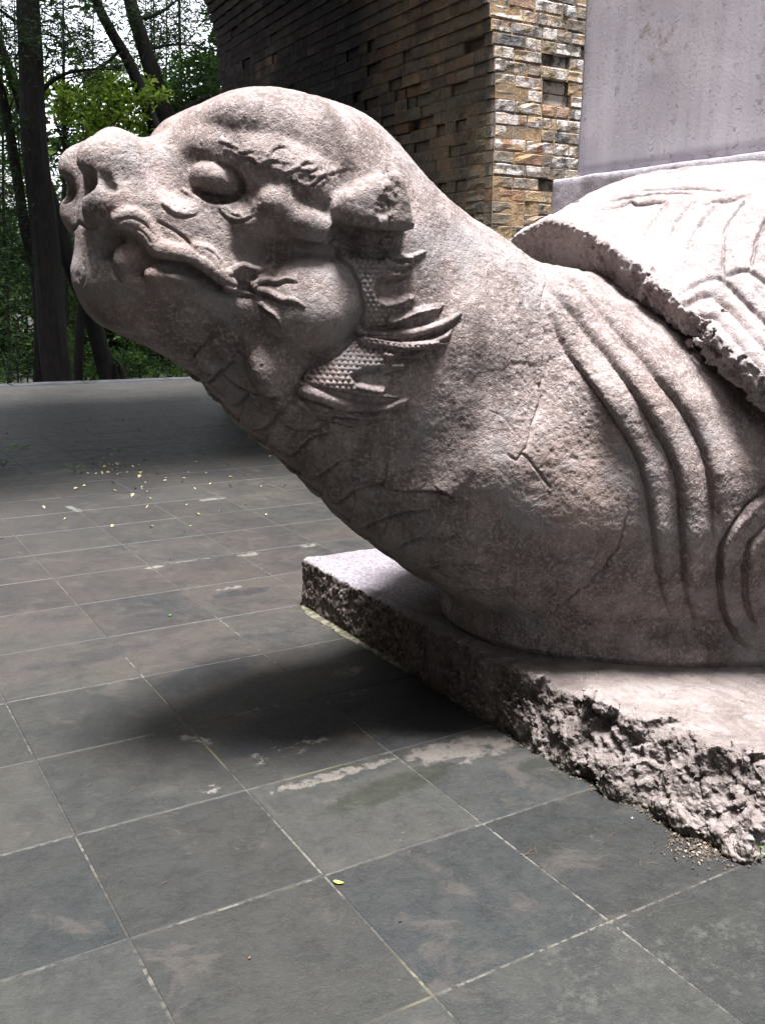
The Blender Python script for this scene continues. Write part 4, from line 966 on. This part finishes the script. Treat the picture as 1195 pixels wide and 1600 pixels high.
def foliage(name, clusters, size, mat, parent, asp=.6, kind=None):
    V, F, t = leaves(clusters, size, asp); me = mesh_np(name, V, F, False); a = me.attributes.new('tone', 'FLOAT', 'FACE'); a.data.foreach_set('value', t.astype(np.float32))
    if parent is None: o = link(name, me, mat)
    else: o = world_part(name, me, mat, parent, kind)
    return o
GZ = -1.3
def trunk_pts(path, Y):
    return [at(x, y, Y) for x, y in path]
def cl(px, py, rx, ry, n, Y, dep=1.2):
    c = at(px, py, Y); k = Y / (FPX * .84); return (c, (rx * k, dep, ry * k), n)
def tree(name, label, Y, trunks, clusters, size, mat, asp=.6, group=None, cat='tree', ivy=None):
    base = trunk_pts([trunks[0][0][0]], Y)[0]
    root = empty(name, (base[0], Y, GZ)); tag(root, label, cat, group)
    paths = [([*trunk_pts(p, Y)], r) for p, r in trunks]
    V, F = tubes(paths[:1], 12); world_part('trunk', mesh_np('trunk', V, F), M_BARK, root)
    if len(paths) > 1: V, F = tubes(paths[1:], 7); world_part('limb', mesh_np('limb', V, F), M_BARK, root)
    if clusters: foliage('crown', [cl(*c[:5], Y + c[5] if len(c) > 5 else Y) for c in clusters], size, mat, root, asp)
    return root
tree('pine_tree', 'thick straight dark trunk nearest the terrace, left of the tortoise nose', 18.6,
     [([(96, 660), (90, 590), (80, 480), (68, 350), (52, 180), (44, 0), (38, -200), (36, -520)], (.30, .27, .25, .235, .215, .19, .16, .08)),
      ([(46, 60), (20, 30), (-40, -10)], (.06, .03, .01)), ([(56, 150), (95, 118), (150, 108), (210, 112)], (.05, .035, .02, .008)), ([(44, -60), (100, -90), (190, -100)], (.07, .05, .02))],
     [(-10, 60, 50, 50, 1900), (20, -60, 90, 60, 1500), (112, 80, 44, 40, 1100), (75, 15, 60, 30, 900), (10, 200, 26, 40, 500), (60, -280, 260, 160, 5000), (15, 330, 28, 60, 500)], .075, M_NEED, .22)
tree('leaning_tree', 'slender dark trunk leaning right, its top above the nose of the tortoise', 20.5,
     [([(330, 330), (300, 285), (262, 235), (236, 185), (205, 105), (172, 45), (150, -5), (120, -120)], (.18, .16, .145, .13, .115, .10, .09, .03)), ([(190, 105), (160, 108), (135, 120), (118, 145)], (.045, .03, .02, .008)), ([(184, 82), (165, 100), (130, 116), (95, 122), (60, 108)], (.04, .03, .022, .015, .006))],
     [(170, 10, 60, 40, 900), (120, 60, 50, 35, 800), (90, 20, 30, 30, 400), (140, -120, 160, 90, 2500), (150, 60, 40, 24, 300)], .07, M_NEED, .22)
tree('forked_tree', 'dark forked trunk between the leaning tree and the brick wall', 22.5,
     [([(300, 420), (280, 300), (262, 200), (240, 120), (222, 60), (204, 0), (185, -90)], (.26, .23, .21, .18, .16, .14, .05)), ([(264, 205), (290, 172), (330, 150), (380, 130)], (.12, .09, .06, .03)), ([(230, 78), (270, 70), (310, 72)], (.04, .03, .01)), ([(212, 30), (250, 20), (290, -10)], (.05, .04, .01))],
     [(255, 60, 34, 45, 1500), (290, 25, 40, 28, 1000), (235, 20, 30, 30, 700), (330, 70, 24, 50, 600), (320, 120, 26, 26, 500), (260, -80, 130, 60, 2500), (340, 10, 30, 30, 500)], .08, M_NEED, .24)
tree('maple_tree', 'bright yellow green leafy tree just above the tortoise nose', 21.5,
     [([(120, 640), (130, 450), (150, 300), (165, 200), (175, 120)], (.10, .09, .07, .05, .02)), ([(156, 250), (200, 200), (230, 190)], (.03, .02, .01)), ([(150, 300), (110, 240), (90, 200)], (.03, .02, .01))],
     [(165, 150, 42, 26, 1300), (145, 190, 45, 32, 1200), (195, 175, 30, 30, 600), (105, 150, 28, 50, 500)], .075, M_YEL, .8)
tree('broadleaf_tree', 'mid green broadleaf tree beside the dark brick wall', 24.0,
     [([(330, 640), (325, 400), (318, 260), (322, 170), (335, 90)], (.12, .10, .08, .06, .02)), ([(320, 220), (290, 190), (270, 175)], (.03, .02, .01))],
     [(300, 150, 34, 26, 1300), (325, 120, 26, 34, 1000), (285, 190, 40, 25, 900), (340, 60, 18, 60, 700), (262, 150, 30, 40, 400)], .08, M_LEAF, .8)
tree('ivy_clad_tree', 'dark leaning trunk right of the thick pine, running down behind the tortoise chin', 20.0,
     [([(185, 680), (172, 595), (158, 545), (140, 480), (112, 420), (92, 350), (76, 300), (58, 240), (30, 150), (-10, 40)], (.23, .205, .18, .165, .15, .14, .13, .12, .10, .06)), ([(172, 560), (186, 575), (196, 610)], (.09, .10, .12))],
     [(180, 565, 10, 26, 350), (20, 130, 50, 30, 350)], .05, M_LEAF, .8)
tree('slender_tree', 'thin dark leaning trunk at the far left edge of the picture', 20.2,
     [([(60, 660), (62, 480), (40, 360), (22, 240), (6, 160), (-20, 60), (-40, -60)], (.12, .11, .10, .095, .09, .08, .04)), ([(12, 190), (24, 150), (60, 140), (80, 125)], (.025, .018, .012, .004))],
     [(-20, 20, 50, 50, 600), (0, 300, 26, 60, 500), (30, 420, 26, 60, 500)], .07, M_NEED, .25)
labels = {4: 'thinnest straight far trunk near the left edge of the picture', }
# thin trunks further in
far = [(16, 26, 4.2, 'thin dark trunk at the very left edge, behind the slender leaning tree'), (46, 36, 3, 'hair-thin far trunk just left of the thick pine'), (106, 24, 6, 'thin trunk close beside the right flank of the thick pine'), (132, 38, 3, 'hair-thin far trunk between the thick pine and the ivy clad trunk'),
       (215, 40, 3, 'faint far trunk just right of the ivy clad trunk'), (232, 34, 4, 'second thin trunk right of the ivy clad trunk'), (252, 38, 3.4, 'faint thin trunk below the middle of the tortoise jaw'), (268, 36, 5, 'thin dark trunk below the rear of the tortoise jaw'), (290, 33, 8, 'broader dark far trunk next to the throat, rightmost under the chin')]
for px_, Y, wpx, lb in far:
    dx = rl.normal(0, 14); k = Y / (FPX * .84); r = wpx * k / 2
    p = [(px_ + rl.normal(0, 2), 640), (px_ + dx * .2, 500), (px_ + dx * .5 + rl.normal(0, 3), 360), (px_ + dx, 180), (px_ + dx * 1.3, -60)]
    tree('forest_tree', lb, Y, [(p, (r * 1.15, r, r * .9, r * .7, r * .3)), ([(px_ + dx * .4, 420), (px_ + dx * .4 + 25, 400), (px_ + 50, 396)], (r * .3, r * .2, .01))],
         [(px_ + dx * .8, 230, 40, 70, 500), (px_ + dx, 90, 50, 70, 500), (px_, 380, 36, 60, 350)], .10, M_LEAF if rl.random() < .5 else M_NEED, .5, 'slim trunks deep in the wood')
# understorey shrubs
for k, (px_, py_, rx, ry, Y, n, mt, lb) in enumerate([(20, 500, 50, 80, 24, 1800, 0, 'feathery green shrub under the thin trunks at the left edge'), (125, 470, 30, 60, 25, 1300, 1, 'green shrub between the thick pine and the ivy clad trunk'),
        (120, 560, 24, 30, 23, 700, 1, 'low pale green shrub at the foot of the thick pine'), (215, 565, 40, 26, 24, 1300, 0, 'dark low shrub below the tortoise chin'), (280, 575, 34, 18, 27, 700, 1, 'low shrub beside the throat of the tortoise'), (90, 330, 60, 50, 27, 1800, 0, 'tall leafy shrub beside the thick pine')]):
    c = at(px_, py_, Y); root = empty('shrub', (c[0], Y, GZ)); tag(root, lb, 'shrub')
    V, F = tubes([([(c[0] + a, Y, GZ), (c[0] + a * 2, Y, (GZ + c[2]) / 2), (c[0] + a * 4, Y, c[2])], (.03, .02, .008)) for a in (-.12, .02, .15)], 5); world_part('stem', mesh_np('stem', V, F), M_BARK, root)
    foliage('foliage', [cl(px_, py_, rx, ry, n, Y, .9), cl(px_, 580, rx, 22, n // 3, Y, .9)], .06, (M_NEED, M_LEAF)[mt], root, .45)
# the wood beyond, one mass
cls = []
for k in range(420):
    Y = rl.uniform(34, 62); x = rl.uniform(-.25, 1.3) * Y * .8 - 2; z = GZ + rl.beta(1.1, 1.7) * 15; cls.append(((x, Y, z), (1.7, 1.2, 1.25), 170))
for k in range(330):
    Y = rl.uniform(32, 46); x = rl.uniform(-.1, .75) * Y * .8 - 2; z = GZ + rl.uniform(0, 5.2); cls.append(((x, Y, z), (1.3, 1.0, .9), 190))
for k in range(150):
    Y = rl.uniform(62, 80); x = rl.uniform(-.25, 1.3) * Y * .8 - 2; z = GZ + rl.uniform(0, 9); cls.append(((x, Y, z), (2.6, 1.5, 2.2), 200))
tag(foliage('woodland', cls, .19, M_DEEP, None, .6), 'dense green wood far behind the terrace', None, None, 'stuff')
# leaf canopy out of view, added to shade the terrace end and wood
cls = [((rl.uniform(-3, 15), rl.uniform(14.0, 27), rl.uniform(10.5, 15)), (1.5, 1.5, .8), 170) for k in range(120)]
tag(foliage('shade_canopy', cls, .14, M_DEEP, None, .5), 'unseen high leaf canopy added to shade the far end of the terrace', None, None, 'stuff')
# ferny ground growth beyond the kerb
cls = [((rl.uniform(-4, 16), rl.uniform(17.6, 32), GZ + .25), (.6, .6, .25), 60) for k in range(260)] + [((rl.uniform(-8, 45), rl.uniform(30, 70), GZ + .4), (1.2, 1.2, .5), 90) for k in range(260)]
tag(foliage('undergrowth', cls, .09, M_LEAF, None, .5), 'low green undergrowth on the forest floor', None, None, 'stuff')

# ================================================================ SMALL THINGS ON THE PAVING
def leaf_mesh(name, L, W_, curl, seed=0):
    V = []; n = 9; r = np.random.default_rng(seed)
    for i in range(n):
        t = i / (n - 1); w_ = W_ * math.sin(math.pi * t ** .8) ** .8 * .5 + .0006; zc = curl * (t - .5) ** 2 * 4
        for s in (-1, -.5, 0, .5, 1): V.append(((t - .5) * L, s * w_, zc + abs(s) * w_ * .35 + .001))
    F = [(i * 5 + j, (i + 1) * 5 + j, (i + 1) * 5 + j + 1, i * 5 + j + 1) for i in range(n - 1) for j in range(4)]; return mesh_np(name, np.array(V), np.array(F))
def simple(name, col, rough=.6, var=(0, 0, 0), tr=0):
    m = NT(name, rough); v = m.noise(80, 4, .6); return m.fin(m.mix(v, tuple(c * .75 for c in col), tuple(min(1, c * 1.25) for c in col)), rough, None, .3)
M_LY, M_LG, M_PET, M_TWIG = simple('yellow_leaf', (.22, .26, .05)), simple('green_leaf', (.05, .12, .025)), simple('petal', (.26, .22, .12)), simple('dry_twig', (.10, .055, .03), .8)
def drop(name, label, cat, me, mat, px, py, rz, z=.002, group=None):
    x, y = gnd(px, py, z); o = link(name, me, mat); o.location = (x, y, z); o.rotation_euler = (0, 0, rz); return tag(o, label, cat, group)
drop('fallen_leaf', 'small yellow green leaf lying beside a joint in the near paving', 'leaf', leaf_mesh('leaf', .030, .013, .004), M_LY, 529, 1380, R_(-48))
x_, y_ = gnd(490, 958); drop('fallen_leaf', 'yellow folded leaf at the far foot of the plinth slab', 'leaf', leaf_mesh('leaf_b', .028, .020, .008, 1), M_LY, 489, 957, .6)
drop('fallen_leaf', 'tiny pale green leaf lying left of the plinth corner', 'leaf', leaf_mesh('leaf_c', .026, .012, .004, 2), M_LG, 266, 962, .9)
def weed(name, label, px, py, s, z=.0):
    x, y = gnd(px, py); r = np.random.default_rng(px); V = []; F = []; nn = 0; paths = []
    for k in range(11):
        a = r.uniform(0, 6.28); R0 = s * r.uniform(.3, 1); tip = np.array([x + R0 * math.cos(a), y + R0 * math.sin(a), z + s * r.uniform(.25, 1.0)]); paths.append(([(x, y, z), ((x + tip[0]) / 2, (y + tip[1]) / 2, z + s * .45), tuple(tip)], (.0009, .0007, .0005)))
        u = np.array([math.cos(a), math.sin(a), .2]); w_ = np.array([-math.sin(a), math.cos(a), 0]); q = s * .30 * r.uniform(.7, 1.2)
        for b in (-.7, .1, .9):
            uu = u * math.cos(b) + w_ * math.sin(b); ww = np.cross([0, 0, 1], uu); V += [tip, tip + uu * q * .5 + ww * q * .28 + [0, 0, q * .1], tip + uu * q, tip + uu * q * .5 - ww * q * .28 + [0, 0, q * .1]]; F.append((nn, nn + 1, nn + 2, nn + 3)); nn += 4
    root = empty(name, (x, y, z)); tag(root, label, 'weed'); v, f_ = tubes(paths, 4); world_part('stem', mesh_np('stem', v, f_), M_LG, root); world_part('foliage', mesh_np('leaflet', np.array(V), np.array(F), False), simple('weed_leaf', (.10, .24, .04)), root)
weed('weed', 'little bright green weed at the near broken corner of the plinth slab', 1186, 1338, .040)
weed('weed', 'small green weed sprouting midway along the foot of the plinth slab', 941, 1232, .022)
weed('weed', 'smallest green sprout at the foot of the plinth slab', 926, 1218, .014)
weed('weed', 'green sprig lying on the paving among fallen petals', 118, 738, .075)
weed('weed', 'bushy green weed at the left edge of the picture on pale paving', 6, 730, .20)
def pebble_mesh(s, seed):
    v = []; n = 7; r = np.random.default_rng(seed)
    for i in range(5):
        ph = math.pi * i / 4
        for j in range(n): th = 2 * math.pi * j / n; q = s * r.uniform(.75, 1.1); v.append((q * math.sin(ph) * math.cos(th), q * .8 * math.sin(ph) * math.sin(th), s * .55 * (1 - math.cos(ph)) * .9))
    return mesh_np('pebble', np.array(v), np.array([(i * n + j, (i + 1) * n + j, (i + 1) * n + (j + 1) % n, i * n + (j + 1) % n)[::-1] for i in range(4) for j in range(n)]), True)
M_PW, M_PD = simple('white_pebble', (.35, .34, .32)), simple('dark_pebble', (.02, .018, .016))
for px_, py_, s, mt, lb in ((416, 805, .011, M_PW, 'pale flat pebble on the paving under the tortoise throat'), (384, 789, .009, M_PD, 'dark pebble on the paving behind the pale flat one'), (987, 1279, .0045, M_PW, 'tiny white pebble near the foot of the plinth slab'), (625, 1440, .005, M_PD, 'dark crumb on the near green paving slab'), (266, 875, .006, M_PD, 'dark crumb beside a pale joint left of the plinth'), (390, 1498, .005, M_TWIG, 'small dark splinter on the nearest paving slab')):
    drop('pebble', lb, 'pebble', pebble_mesh(s, int(px_)), mt, px_, py_, 1.1, .0005)
def scatter(name, label, pts, size, mat, flat=.35, asp=.7):
    V = []; F = []; nn = 0; r = np.random.default_rng(5)
    for x, y in pts:
        s = size * r.uniform(.5, 1.3); a = r.uniform(0, 6.28); u = np.array([math.cos(a), math.sin(a), r.normal(0, flat)]); v = np.array([-math.sin(a), math.cos(a), r.normal(0, flat)]) * asp; c = np.array([x, y, .0035 + s * .3])
        V += [c - u * s, c - v * s + [0, 0, s * .3], c + u * s, c + v * s + [0, 0, s * .3]]; F.append((nn, nn + 1, nn + 2, nn + 3)); nn += 4
    return tag(link(name, mesh_np(name, np.array(V), np.array(F), False), mat), label, None, None, 'stuff')
pts = []; r = np.random.default_rng(8)
for cx_, cy_, sx_, sy_, n in ((200, 728, 22, 8, 26), (140, 706, 22, 10, 16), (165, 740, 30, 10, 16), (220, 750, 40, 20, 14), (90, 668, 60, 14, 20), (330, 700, 60, 40, 16), (200, 780, 90, 30, 20), (250, 660, 120, 20, 20), (330, 800, 60, 30, 8), (60, 860, 60, 20, 3)):
    for k in range(n):
        q = (cx_ + r.normal(0, sx_), cy_ + r.normal(0, sy_)); 
        if q[1] > 612: pts.append(gnd(*q))
scatter('petal_litter', 'scattered small pale yellow fallen petals on the far paving', pts, .017, M_PET)
# needle litter and grit gathered at the slab's foot
pts = [gnd(1110 + r.normal(0, 34), 1322 + r.normal(0, 14)) for k in range(420)] + [gnd(x + r.normal(0, 5), np.interp(x, [480, 640, 870, 1050, 1180], [962, 1046, 1196, 1296, 1345]) + r.normal(0, 4)) for x in r.uniform(490, 1190, 500)]
scatter('grit', 'brown grit and needle litter along the foot of the plinth slab', pts, .0042, simple('grit', (.075, .055, .038), .9), .5)
pts = [gnd(1110 + r.normal(0, 36), 1325 + r.normal(0, 12)) for k in range(90)]; scatter('crumbs', 'pale stone crumbs in the litter at the broken corner of the plinth', pts, .005, simple('crumb', (.17, .145, .12), .9), .6)
V = []; F = []; paths = []
for px_, py_, L, a in ((828, 1332, .05, .3), (836, 1330, .045, 1.0), (822, 1336, .04, -.4), (1000, 1350, .03, .8), (1020, 1350, .03, -.6), (205, 1237, .035, .5), (140, 1227, .03, .7), (258, 1380, .02, .2), (1122, 1330, .06, .6), (1090, 1312, .07, .2), (1140, 1345, .06, -.5), (955, 1306, .03, .4)):
    x, y = gnd(px_, py_); paths.append(([(x - L / 2 * math.cos(a), y - L / 2 * math.sin(a), .002), (x, y, .004), (x + L / 2 * math.cos(a), y + L / 2 * math.sin(a), .002)], (.0006, .0009, .0005)))
v, f_ = tubes(paths, 4); tag(link('needle_litter', mesh_np('needle_litter', v, f_), M_TWIG), 'brown fallen needles and twigs strewn on the near paving', None, None, 'stuff')
# mortar fillet along the far foot of the slab
xs_ = np.linspace(4.2, 3.2, 60); V = []
for y in xs_:
    w_ = (.030 + .016 * vnoise(np.array([[y, 0, 0]]), 9, 3)[0]) * float(np.interp(y, [3.2, 3.6, 4.2], [.2, .9, 1])); xe = 2.052
    V += [(xe - w_, y, .001), (xe - w_ * .7, y, .009), (xe + .02, y, .013), (xe + .05, y, .0)]
F = [(i * 4 + j, i * 4 + j + 1, (i + 1) * 4 + j + 1, (i + 1) * 4 + j) for i in range(59) for j in range(3)]
m = NT('mortar_fillet', .9); m.fin(m.mix(m.ramp(m.noise(25, 5, .7), .4, .62), (.035, .033, .012), (.11, .102, .078)), .9, m.bump(m.noise(60, 5), .01))
world_part('mortar_fillet', mesh_np('mortar_fillet', np.array(V), np.array(F)), m.m, None) if False else tag(link('mortar_fillet', mesh_np('mortar_fillet', np.array(V), np.array(F)), m.m), kind='structure')
print('TRIS', sum(len(o.data.loops) - 2 * len(o.data.polygons) for o in bpy.data.objects if o.type == 'MESH'))
